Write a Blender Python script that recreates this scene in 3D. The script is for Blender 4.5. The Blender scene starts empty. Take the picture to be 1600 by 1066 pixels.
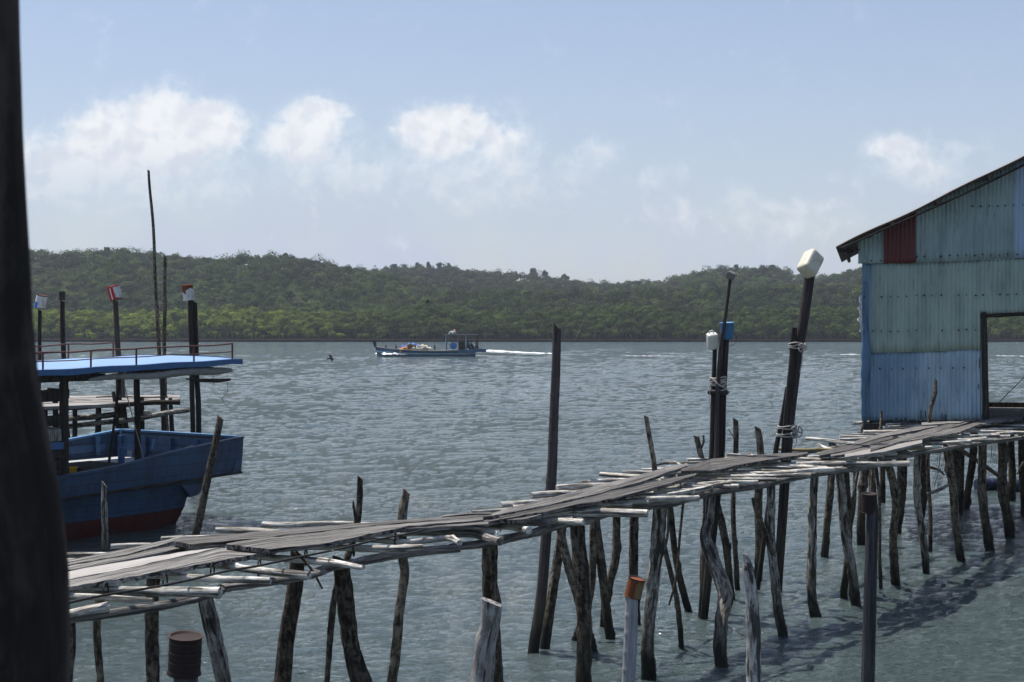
import bpy, bmesh, math, random
import numpy as np
from mathutils import Vector, Matrix

random.seed(7)
R = math.radians
scene = bpy.context.scene
COL = scene.collection

# ------------------------------------------------------------------ camera
CAM_H = 3.2      # above the datum; the river surface lies at WL
WL = -0.3
F = 2400.0
PITCH = math.atan(28 / F)
cam_d = bpy.data.cameras.new("camera")
cam = bpy.data.objects.new("camera", cam_d)
COL.objects.link(cam)
cam.location = (0, 0, CAM_H)
cam.rotation_euler = (math.pi / 2 - PITCH, 0, 0)
cam_d.sensor_width = 36
cam_d.lens = 54
cam_d.clip_start = 0.05
cam_d.clip_end = 20000
cam_d.dof.use_dof = True
cam_d.dof.focus_distance = 19
cam_d.dof.aperture_fstop = 12
scene.camera = cam

# ------------------------------------------------------------------ light, sky, exposure
SUN_EL, SUN_AZ = 69.0, -54.0      # azimuth from +Y, negative = towards the left of the picture
scene.view_settings.view_transform = 'Standard'
scene.view_settings.look = 'None'
scene.view_settings.gamma = 1
scene.view_settings.exposure = 0.55
sun_d = bpy.data.lights.new("sun", 'SUN')
sun_d.energy = 4.3
sun_d.angle = R(0.53)
sun_d.color = (1.0, 0.955, 0.88)
sun = bpy.data.objects.new("sun", sun_d)
COL.objects.link(sun)
sdir = Vector((math.sin(R(SUN_AZ)) * math.cos(R(SUN_EL)), math.cos(R(SUN_AZ)) * math.cos(R(SUN_EL)), math.sin(R(SUN_EL))))
sun.rotation_euler = sdir.to_track_quat('Z', 'Y').to_euler()
sun.location = sdir * 50


class NT:
    """tiny node helper"""
    def __init__(s, tree):
        s.t = tree; s.n = tree.nodes; s.l = tree.links
    def new(s, kind, **kw):
        nd = s.n.new(kind)
        for k, v in kw.items():
            if k == 'inp':
                for kk, vv in v.items():
                    if isinstance(vv, bpy.types.NodeSocket): s.l.new(vv, nd.inputs[kk])
                    else: nd.inputs[kk].default_value = vv
            else: setattr(nd, k, v)
        return nd
    def m(s, op, a, b=None, c=None, clamp=False):
        nd = s.n.new('ShaderNodeMath'); nd.operation = op; nd.use_clamp = clamp
        for i, v in enumerate((a, b, c)):
            if v is None: continue
            if isinstance(v, bpy.types.NodeSocket): s.l.new(v, nd.inputs[i])
            else: nd.inputs[i].default_value = v
        return nd.outputs[0]
    def mr(s, v, a, b, c=0.0, d=1.0, kind='SMOOTHSTEP'):
        nd = s.n.new('ShaderNodeMapRange'); nd.interpolation_type = kind
        s.l.new(v, nd.inputs['Value'])
        for k, x in zip(('From Min', 'From Max', 'To Min', 'To Max'), (a, b, c, d)): nd.inputs[k].default_value = x
        return nd.outputs['Result']
    def mix(s, f, a, b, blend='MIX'):
        nd = s.n.new('ShaderNodeMix'); nd.data_type = 'RGBA'; nd.blend_type = blend
        for k, v in ((0, f), (6, a), (7, b)):
            if isinstance(v, bpy.types.NodeSocket): s.l.new(v, nd.inputs[k])
            else: nd.inputs[k].default_value = (*v, 1) if (k > 0 and len(v) == 3) else v
        return nd.outputs[2]
    def vm(s, op, a, b):
        nd = s.n.new('ShaderNodeVectorMath'); nd.operation = op
        for i, v in enumerate((a, b)):
            if isinstance(v, bpy.types.NodeSocket): s.l.new(v, nd.inputs[i])
            else: nd.inputs[i].default_value = v
        return nd.outputs[0]
    def noise(s, vec, scale=5, detail=5, rough=0.55, dist=0.0):
        nd = s.n.new('ShaderNodeTexNoise')
        if vec is not None: s.l.new(vec, nd.inputs['Vector'])
        nd.inputs['Scale'].default_value = scale; nd.inputs['Detail'].default_value = detail
        nd.inputs['Roughness'].default_value = rough; nd.inputs['Distortion'].default_value = dist
        return nd.outputs['Fac']
    def bump(s, h, strength=0.3, dist=0.01, normal=None):
        nd = s.n.new('ShaderNodeBump'); nd.inputs['Strength'].default_value = strength
        nd.inputs['Distance'].default_value = dist; s.l.new(h, nd.inputs['Height'])
        if normal is not None: s.l.new(normal, nd.inputs['Normal'])
        return nd.outputs[0]


world = bpy.data.worlds.new("World")
scene.world = world
world.use_nodes = True
W = NT(world.node_tree)
W.n.clear()
sky = W.new('ShaderNodeTexSky', sky_type='NISHITA', sun_disc=False, sun_elevation=R(SUN_EL), sun_rotation=R(SUN_AZ),
            altitude=0, air_density=1.0, dust_density=0.9, ozone_density=2.2)
bg_sky = W.new('ShaderNodeBackground', inp={'Strength': 0.088})
hsv = W.new('ShaderNodeHueSaturation', inp={'Saturation': 0.95, 'Color': sky.outputs[0]})
W.l.new(W.mix(1.0, hsv.outputs[0], (1.0, 0.965, 1.0), 'MULTIPLY'), bg_sky.inputs['Color'])
tc = W.new('ShaderNodeTexCoord')
sep = W.new('ShaderNodeSeparateXYZ', inp={0: tc.outputs['Generated']})
sy = W.m('MAXIMUM', sep.outputs[1], 0.05)
u = W.m('MULTIPLY', W.m('DIVIDE', sep.outputs[0], sy), F)
v = W.m('MULTIPLY', W.m('DIVIDE', sep.outputs[2], sy), F)
uv = W.new('ShaderNodeCombineXYZ', inp={0: u, 1: v, 2: 0.0})
# fine warp of cloud outlines
nz = W.noise(uv.outputs[0], 1 / 75.0, 9, 0.6, 0.3)
nzl = W.noise(uv.outputs[0], 1 / 62.0, 3.5, 0.55, 0.2)
nz2 = W.noise(W.vm('ADD', uv.outputs[0], (-10.0, 15.0, 0)), 1 / 62.0, 3.5, 0.55, 0.2)
big = W.noise(uv.outputs[0], 1 / 240.0, 5, 0.55)
# clouds: centre x, centre height above the horizon, half width, half height, weight
CL = [(205, 262, 125, 56, 1.0), (250, 312, 52, 50, 1.0), (150, 262, 70, 42, .95), (318, 305, 58, 34, 1.0), (90, 235, 75, 36, .9),
      (495, 315, 46, 30, 1.0), (460, 285, 45, 28, .95), (535, 255, 90, 40, .45),
      (690, 300, 62, 36, .95), (725, 325, 36, 22, .75), (780, 272, 62, 50, .62), (700, 262, 90, 30, .45),
      (948, 265, 32, 20, .62), (1026, 228, 36, 18, .52), (1395, 274, 38, 18, .85), (1420, 246, 85, 34, .5),
      (230, 225, 170, 40, .58), (560, 235, 110, 40, .5), (760, 225, 110, 45, .52), (1150, 175, 120, 30, .42), (1250, 150, 110, 30, .4)]
field = None
for cx, cy, rx, ry, wt in CL:
    du = W.m('MULTIPLY', W.m('SUBTRACT', u, cx - 800), 1 / (rx * 1.14))
    dv = W.m('MULTIPLY', W.m('SUBTRACT', v, cy), 1 / (ry * 1.12))
    d = W.m('SQRT', W.m('ADD', W.m('MULTIPLY', du, du), W.m('MULTIPLY', dv, dv)))
    b = W.m('MULTIPLY', W.mr(d, 0.0, 1.75, 1.0, 0.0, 'LINEAR'), wt)
    field = b if field is None else W.m('SMOOTH_MAX', field, b, 0.08)
bil = W.m('ABSOLUTE', W.m('SUBTRACT', W.m('MULTIPLY', W.noise(uv.outputs[0], 1 / 34.0, 7, 0.6, 0.15), 2.0), 1.0))
dens = W.m('ADD', W.m('ADD', field, W.m('MULTIPLY', W.m('SUBTRACT', nz, 0.5), 1.05)), W.m('MULTIPLY', W.m('SUBTRACT', 0.22, bil), 0.45))
cmask = W.mr(dens, 0.17, 0.44)
core = W.m('MULTIPLY', W.mr(dens, 0.28, 0.70), W.mr(v, 175, 275, 0.25, 1.0))
# low pale bank of far cloud, and its wisps
bank = W.m('MULTIPLY', W.mr(v, 20, 95, 1, 1), W.mr(v, 330, 110, 0, 1))
bankn = W.m('MULTIPLY', bank, W.mr(W.m('ADD', big, W.m('MULTIPLY', nz, 0.35)), 0.5, 0.82))
bankf = W.m('ADD', W.mr(v, 620, 20, 0.16, 0.50, 'LINEAR'), W.m('MULTIPLY', bankn, 0.55))
relief = W.mr(W.m('SUBTRACT', nzl, nz2), -0.13, 0.10, 0.0, 1.0)
front = W.mr(sep.outputs[1], 0.1, 0.4)
cfac = W.m('MULTIPLY', W.m('MAXIMUM', W.m('MULTIPLY', cmask, W.m('ADD', 0.34, W.m('MULTIPLY', core, 0.60))), bankf), front)
ccol = W.mix(W.m('MULTIPLY', W.m('ADD', W.m('MULTIPLY', relief, .40), W.mr(v, 205, 315, .18, .62)), W.mr(dens, .16, .5)), (0.465, 0.52, 0.625), (0.80, 0.81, 0.83))
bg_cl = W.new('ShaderNodeBackground', inp={'Color': ccol, 'Strength': 0.80})
mixs = W.new('ShaderNodeMixShader', inp={0: cfac, 1: bg_sky.outputs[0], 2: bg_cl.outputs[0]})
wo = W.new('ShaderNodeOutputWorld', inp={'Surface': mixs.outputs[0]})


# ------------------------------------------------------------------ pixel <-> place helpers (1600x1066 photograph)
CA, SA = math.cos(PITCH), math.sin(PITCH)
def ray(px, py):
    a, b = (px - 800) / F, (533 - py) / F
    return Vector((a, CA + b * SA, -SA + b * CA))
def P(px, py, Y):
    d = ray(px, py); k = Y / d.y
    return Vector((d.x * k, Y, CAM_H + d.z * k))
def G(px, py, z):
    d = ray(px, py); k = (z - CAM_H) / d.z
    return Vector((d.x * k, d.y * k, z))


# ------------------------------------------------------------------ object helpers
def tag(o, label=None, cat=None, group=None, kind=None):
    if label: o['label'] = label
    if cat: o['category'] = cat
    if group: o['group'] = group
    if kind: o['kind'] = kind
    return o
def empty(name, loc, label=None, cat=None, group=None):
    o = bpy.data.objects.new(name, None)
    o.empty_display_size = 0.2
    COL.objects.link(o); o.location = loc
    return tag(o, label, cat, group)
def wloc(o):
    v_ = Vector((0, 0, 0))
    while o is not None:
        v_ += o.location; o = o.parent
    return v_


class MB:
    def __init__(s):
        s.v = []; s.f = []; s.wc = []; s.sm = []; s.mi = []
    def add(s, vs, fs, wc=None, smooth=True, mi=0):
        o = len(s.v)
        s.v.extend([tuple(x) for x in vs])
        s.wc.extend(wc if wc is not None else [tuple(x) for x in vs])
        for f in fs:
            s.f.append(tuple(i + o for i in f)); s.sm.append(smooth); s.mi.append(mi)
    def box(s, c, size, M=None, mi=0):
        """box centred at c; M = 3x3 axes matrix"""
        hx, hy, hz = (q / 2 for q in size); c = Vector(c)
        vs = []; wc = []
        for sx in (-1, 1):
            for sy_ in (-1, 1):
                for sz in (-1, 1):
                    l = Vector((sx * hx, sy_ * hy, sz * hz)); wc.append(tuple(l + Vector((c.x % 3, c.y % 3, 0))))
                    vs.append(c + (M @ l if M is not None else l))
        fs = [(0, 1, 3, 2), (4, 6, 7, 5), (0, 4, 5, 1), (2, 3, 7, 6), (0, 2, 6, 4), (1, 5, 7, 3)]
        s.add(vs, fs, wc, False, mi)
    def tube(s, pts, rad, sides=12, rough=0.10, step=0.05, seed=None, jit=0.0, taper_end=1.0, mi=0, knots=0, extra=None, slant=0.0, ridge=0.0):
        rnd = random.Random(seed if seed is not None else len(s.v) + len(pts) * 31)
        pts = [Vector(p) for p in pts]
        if not isinstance(rad, (list, tuple)): rad = [rad] * len(pts)
        # resample with catmull-rom
        P_, R_ = [], []
        n = len(pts)
        for i in range(n - 1):
            p0 = pts[max(i - 1, 0)]; p1 = pts[i]; p2 = pts[i + 1]; p3 = pts[min(i + 2, n - 1)]
            L = (p2 - p1).length; k = max(1, int(L / step))
            La = (p1 - p0).length; Lb = (p3 - p2).length
            m1 = (p2 - p0) * (L / (La + L)) if La + L > 1e-9 else p2 - p0
            m2 = (p3 - p1) * (L / (Lb + L)) if Lb + L > 1e-9 else p3 - p1
            for j in range(k):
                t = j / k
                q = p1 * (2 * t ** 3 - 3 * t * t + 1) + m1 * (t ** 3 - 2 * t * t + t) + p2 * (3 * t * t - 2 * t ** 3) + m2 * (t ** 3 - t * t)
                P_.append(q); R_.append(rad[i] * (1 - t) + rad[i + 1] * t)
        P_.append(pts[-1]); R_.append(rad[-1])
        N = len(P_)
        ph = [(rnd.choice([1, 2, 3, 4, 5]), rnd.uniform(1, 9) if q_ < 5 else rnd.uniform(15, 55), rnd.uniform(0, 6.3), rnd.uniform(.3, 1) * (1 if q_ < 5 else .55)) for q_ in range(9)]
        jp = [(rnd.uniform(1.5, 5), rnd.uniform(0, 6.3), rnd.uniform(0, 6.3)) for _ in range(3)]
        kn = [(rnd.uniform(.1, .9), rnd.uniform(0, 6.28), rnd.uniform(.25, .5)) for _ in range(knots)]
        acc = 0; S = [0]
        for i in range(1, N): acc += (P_[i] - P_[i - 1]).length; S.append(acc)
        T = acc or 1
        ref = Vector((0, 0, 1))
        d0 = (P_[1] - P_[0]).normalized()
        if abs(d0.dot(ref)) > .9: ref = Vector((0, 1, 0))
        nx = d0.cross(ref).normalized()
        vs = []; wc = []; off = (rnd.uniform(0, 50), rnd.uniform(0, 50), rnd.uniform(0, 50))
        for i in range(N):
            a = P_[max(i - 1, 0)]; b = P_[min(i + 1, N - 1)]
            d = (b - a).normalized()
            nx = (nx - d * nx.dot(d)).normalized(); ny = d.cross(nx)
            c = P_[i].copy()
            if jit:
                for w_, a1, a2 in jp:
                    c += nx * (jit / 3 * math.sin(w_ * S[i] + a1)) + ny * (jit / 3 * math.sin(w_ * 1.3 * S[i] + a2))
            for k in range(sides):
                th = 2 * math.pi * k / sides
                q = sum(A * math.sin(m_ * th + f_ * S[i] + p_) for m_, f_, p_, A in ph) / 4
                r = R_[i] * (1 + rough * q)
                if ridge: r += R_[i] * ridge * (math.sin(7 * th + 2.1 * math.sin(5 * S[i] + ph[0][2]) + ph[1][2]) * .5 + math.sin(11 * th + 3 * math.sin(8 * S[i] + ph[2][2]) + ph[3][2]) * .4 + math.sin(3 * th + 38 * S[i] + ph[4][2]) * .3)
                for (kt, kth, ka) in kn:
                    dd = ((S[i] - kt * T) / (R_[i] * 1.3 + 1e-6)) ** 2; da = math.cos(th - kth)
                    if dd < 4 and da > 0: r += R_[i] * ka * math.exp(-dd * 1.5) * da ** 4
                if extra: r += extra(c, th, R_[i])
                sl = slant * math.cos(th) * R_[i] if i == 0 else 0
                vs.append(c + nx * (math.cos(th) * r) + ny * (math.sin(th) * r) + d * sl)
                wc.append((math.cos(th) * R_[i] + off[0], math.sin(th) * R_[i] + off[1], S[i] + off[2]))
        fs = []
        for i in range(N - 1):
            for k in range(sides):
                k2 = (k + 1) % sides
                fs.append((i * sides + k, i * sides + k2, (i + 1) * sides + k2, (i + 1) * sides + k))
        s.add(vs, fs, wc, True, mi)
        # caps, duplicated verts
        for e, ring in ((0, range(sides)), (1, range((N - 1) * sides, N * sides))):
            rv = [vs[i] for i in ring]; rw = [wc[i] for i in ring]
            cc = sum(rv, Vector()) / sides; cw = (off[0], off[1], off[2] + (0 if e == 0 else T))
            fl = [(k, (k + 1) % sides, sides) if e else ((k + 1) % sides, k, sides) for k in range(sides)]
            s.add(rv + [cc], fl, rw + [cw], False, mi)
    def lathe(s, base, axis, prof, sides=20, mi=0, mifn=None, xref=None):
        """prof: list of (radius, height along axis)"""
        axis = Vector(axis).normalized(); base = Vector(base)
        ref = Vector(xref) if xref else (Vector((0, 0, 1)) if abs(axis.z) < .9 else Vector((0, 1, 0)))
        nx = axis.cross(ref).normalized(); ny = axis.cross(nx)
        vs = []
        for r, h in prof:
            for k in range(sides):
                th = 2 * math.pi * k / sides
                vs.append(base + axis * h + nx * (r * math.cos(th)) + ny * (r * math.sin(th)))
        for i in range(len(prof) - 1):
            sm = True
            fs = []
            for k in range(sides):
                k2 = (k + 1) % sides
                f = (i * sides + k, i * sides + k2, (i + 1) * sides + k2, (i + 1) * sides + k)
                fs.append(f)
            o = len(s.v) if i == 0 else o
            if i == 0:
                s.v.extend([tuple(x) for x in vs]); s.wc.extend([tuple(x) for x in vs])
            for kk, f in enumerate(fs):
                s.f.append(tuple(q + o for q in f)); s.sm.append(False if abs(prof[i][1] - prof[i + 1][1]) < 1e-5 else True)
                s.mi.append(mifn(kk / sides, (prof[i][1] + prof[i + 1][1]) / 2) if mifn else mi)
        for ring in (0, len(prof) - 1):
            if prof[ring][0] > 1e-4:
                s.f.append(tuple(o + ring * sides + k for k in range(sides))); s.sm.append(False); s.mi.append(mi if not mifn else mifn(0, prof[ring][1]))
    def plank(s, rows, z, th, mi=0, dz=None):
        """rows: (px, y_far_edge, y_near_edge); laid at height z"""
        vs = []; wc = []; acc = 0; last = None
        o3 = random.uniform(0, 40)
        n = len(rows)
        fine = []
        for i in range(n - 1):
            k = max(1, int(abs(rows[i + 1][0] - rows[i][0]) / 14))
            for j in range(k):
                t = j / k
                fine.append([rows[i][q] * (1 - t) + rows[i + 1][q] * t for q in range(3)] + [(i + t) / (n - 1)])
        fine.append(list(rows[-1]) + [1.0])
        for (px, ya, yb, t) in fine:
            zz = z + (dz[0] * (1 - t) + dz[1] * t if dz else 0)
            a = G(px, ya, zz); b = G(px, yb, zz)
            # put across axis roughly square to the length: shift b along length
            a.z += random.uniform(-.003, .003); b.z += random.uniform(-.003, .003)
            if last is not None: acc += (a - last).length
            last = a
            w = (a - b).length
            for q, (p_, zz2) in enumerate(((a, 0), (b, 0), (b, -th), (a, -th))):
                vs.append(p_ + Vector((0, 0, zz2)))
                wc.append(((0 if q in (0, 3) else w) + o3, zz2, acc + o3))
        fs = []
        N = len(fine)
        for i in range(N - 1):
            for k in range(4):
                k2 = (k + 1) % 4
                fs.append((i * 4 + k, i * 4 + k2, i * 4 + 4 + k2, i * 4 + 4 + k))
        fs.append((3, 2, 1, 0)); e = (N - 1) * 4; fs.append((e, e + 1, e + 2, e + 3))
        s.add(vs, fs, wc, False, mi)
    def build(s, name, mats, parent=None, loc=None, label=None, cat=None, group=None, kind=None):
        base = wloc(parent) if parent is not None else (Vector(loc) if loc is not None else Vector((0, 0, 0)))
        me = bpy.data.meshes.new(name)
        A = np.array(s.v, dtype=np.float64) - np.array(base)
        me.from_pydata(A.tolist(), [], s.f)
        me.polygons.foreach_set('use_smooth', s.sm)
        me.polygons.foreach_set('material_index', s.mi)
        at = me.attributes.new('wc', 'FLOAT_VECTOR', 'POINT')
        at.data.foreach_set('vector', np.array(s.wc, dtype=np.float32).ravel())
        for m_ in (mats if isinstance(mats, (list, tuple)) else [mats]): me.materials.append(m_)
        bm = bmesh.new(); bm.from_mesh(me); bmesh.ops.recalc_face_normals(bm, faces=bm.faces); bm.to_mesh(me); bm.free()
        me.update()
        o = bpy.data.objects.new(name, me); COL.objects.link(o)
        if parent is not None: o.parent = parent
        else: o.location = base
        return tag(o, label, cat, group, kind)


# ------------------------------------------------------------------ materials
def new_mat(name):
    m_ = bpy.data.materials.new(name); m_.use_nodes = True
    t = NT(m_.node_tree); b = t.n['Principled BSDF']
    return m_, t, b
def wood(name, light, dark, patch=None, wet=False, bump=0.5, rough=0.85, crack=0.6, grain=(70, 70, 4.0), vary=0.25):
    m_, t, b = new_mat(name)
    at = t.new('ShaderNodeAttribute', attribute_name='wc').outputs['Vector']
    g = t.noise(t.vm('MULTIPLY', at, grain), 1.0, 6, 0.62)
    lo = t.noise(t.vm('MULTIPLY', at, (11, 11, 2.6)), 1.0, 4, 0.6)
    cr = t.noise(t.vm('MULTIPLY', at, (grain[0] * .55, grain[1] * .55, grain[2] * .35)), 1.0, 3, 0.5, 0.4)
    crm = t.mr(cr, 0.40, 0.46, 0.0, 1.0)
    g2 = t.noise(t.vm('MULTIPLY', at, (grain[0] * .45, grain[1] * .45, grain[2] * 1.6)), 1.0, 5, 0.7)
    c = t.mix(t.mr(t.m('ADD', t.m('MULTIPLY', g, .5), t.m('MULTIPLY', g2, .5)), 0.43, 0.57), dark, light)
    c = t.mix(t.mr(lo, 0.42, 0.72, 0, 0.75), c, patch or dark)
    dk = tuple(x * 0.25 for x in dark)
    c = t.mix(t.m('MULTIPLY', t.m('SUBTRACT', 1.0, crm), crack), c, dk)
    oi = t.new('ShaderNodeObjectInfo').outputs['Random']
    mul = t.mr(oi, 0, 1, 1 - vary, 1 + vary, 'LINEAR')
    cc = t.new('ShaderNodeCombineXYZ', inp={0: mul, 1: mul, 2: mul}).outputs[0]
    c = t.mix(1.0, c, cc, 'MULTIPLY')
    rg = None
    if wet:
        z = t.m('ADD', t.new('ShaderNodeSeparateXYZ', inp={0: t.new('ShaderNodeNewGeometry').outputs['Position']}).outputs[2], -WL)
        zz = t.m('ADD', z, t.m('MULTIPLY', t.m('SUBTRACT', lo, .5), 0.9))
        wf = t.mr(zz, 0.12, 0.55, 1.0, 0.0)
        c = t.mix(wf, c, (0.014, 0.014, 0.011))
        algae = t.mr(zz, .3, .95, .55, 0)
        c = t.mix(t.m('MULTIPLY', algae, t.m('SUBTRACT', 1.0, wf)), c, (0.075, 0.068, 0.038))
        rg = t.mr(wf, 0, 1, rough, 0.35, 'LINEAR')
    t.l.new(c, b.inputs['Base Color'])
    if rg is not None: t.l.new(rg, b.inputs['Roughness'])
    else: b.inputs['Roughness'].default_value = rough
    b.inputs['Specular IOR Level'].default_value = 0.12
    h = t.m('ADD', t.m('MULTIPLY', g, 0.6), t.m('ADD', t.m('MULTIPLY', crm, 0.7), t.m('MULTIPLY', lo, .5)))
    t.l.new(t.bump(h, min(1, bump * 1.3), 0.022), b.inputs['Normal'])
    return m_
def paint(name, col, stain=(0.03, 0.03, 0.03), amount=0.35, rough=0.55, scale=6.0, streak=True, bump=0.15, metal=0.0, vary=0.0):
    m_, t, b = new_mat(name)
    pos = t.new('ShaderNodeTexCoord').outputs['Object']
    n1 = t.noise(t.vm('MULTIPLY', pos, (scale, scale, scale * (0.25 if streak else 1))), 1.0, 7, 0.62)
    n2 = t.noise(pos, scale * 0.5, 4, 0.5)
    f = t.mr(t.m('ADD', t.m('MULTIPLY', n1, 0.7), t.m('MULTIPLY', n2, 0.3)), 0.48, 0.66, 0, amount)
    c = t.mix(f, col, stain)
    c = t.mix(t.mr(n2, 0.3, 0.7, 0, .35), c, tuple(min(1, x * 1.25) for x in col))
    t.l.new(c, b.inputs['Base Color']); b.inputs['Roughness'].default_value = rough; b.inputs['Metallic'].default_value = metal; b.inputs['Specular IOR Level'].default_value = 0.3 if rough < .85 else 0.05
    t.l.new(t.bump(n1, bump, 0.01), b.inputs['Normal'])
    return m_

M = {}
M['log'] = wood('weathered_log_wood', (0.72, 0.70, 0.65), (0.30, 0.28, 0.245), (0.32, 0.275, 0.22), crack=.9, grain=(55, 55, 5), vary=.2)
M['beam'] = wood('beam_wood', (0.28, 0.265, 0.25), (0.12, 0.11, 0.10), (0.17, 0.16, 0.145), crack=.7)
M['plank'] = wood('plank_wood', (0.32, 0.308, 0.292), (0.10, 0.095, 0.088), (0.17, 0.16, 0.152), crack=.9, grain=(75, 50, 1.3), bump=.8, vary=.36)
M['plank_pale'] = wood('pale_plank_wood', (0.40, 0.38, 0.36), (0.24, 0.225, 0.21), (0.3, 0.285, 0.265), crack=.3, grain=(70, 50, 1.2), bump=.3)
M['post_dark'] = wood('dark_bark', (0.15, 0.125, 0.10), (0.026, 0.021, 0.016), (0.055, 0.046, 0.037), wet=True, bump=1.0, grain=(38, 38, 13))
M['post_mid'] = wood('brown_post_wood', (0.23, 0.195, 0.15), (0.05, 0.04, 0.03), (0.085, 0.074, 0.06), wet=True, bump=.9, grain=(38, 38, 12))
M['post_pale'] = wood('grey_post_wood', (0.42, 0.40, 0.365), (0.10, 0.092, 0.08), (0.19, 0.175, 0.15), wet=True, bump=.8, crack=.9, grain=(40, 40, 8))
M['post_silver'] = wood('silvered_stump_wood', (0.52, 0.50, 0.48), (0.17, 0.16, 0.15), (0.30, 0.285, 0.27), bump=.9, crack=.9, grain=(42, 42, 7))
M['pole_black'] = wood('blackened_pole_wood', (0.05, 0.044, 0.042), (0.02, 0.018, 0.018), (0.032, 0.028, 0.027), wet=True, bump=.4, grain=(60, 60, 2))
M['pole_purple'] = wood('stained_bamboo', (0.085, 0.072, 0.070), (0.045, 0.038, 0.038), (0.06, 0.05, 0.05), wet=True, bump=.25, crack=.2, grain=(60, 60, 2))
M['bamboo_pale'] = wood('pale_bamboo', (0.33, 0.33, 0.345), (0.2, 0.2, 0.215), (0.26, 0.26, 0.275), wet=False, bump=.2, crack=.15, grain=(60, 60, 1.5))
M['bamboo_blue'] = wood('greyish_bamboo', (0.075, 0.072, 0.08), (0.03, 0.029, 0.033), (0.045, 0.043, 0.05), wet=False, bump=.2, crack=.3, grain=(60, 60, 1.5))
M['near'] = wood('smooth_shade_dark_trunk', (0.075, 0.058, 0.050), (0.022, 0.017, 0.015), (0.036, 0.028, 0.025), bump=.3, crack=.1, grain=(20, 20, 3), vary=0)  # brown darkened to carry the shade of an overhead roof that is not built
M['bamboo_yellow'] = wood('yellowed_bamboo', (0.40, 0.33, 0.18), (0.22, 0.18, 0.1), bump=.3, crack=.3)
M['rope'] = paint('rope_fibre', (0.36, 0.34, 0.31), (0.15, 0.14, 0.13), .6, .95, 40, False, .5)
M['rope_dark'] = paint('dark_rope', (0.02, 0.02, 0.02), (0.05, 0.05, 0.05), .5, .8, 30, False)
M['rubber'] = paint('black_rubber', (0.018, 0.018, 0.018), (0.04, 0.04, 0.04), .4, .7, 20, False)


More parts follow.
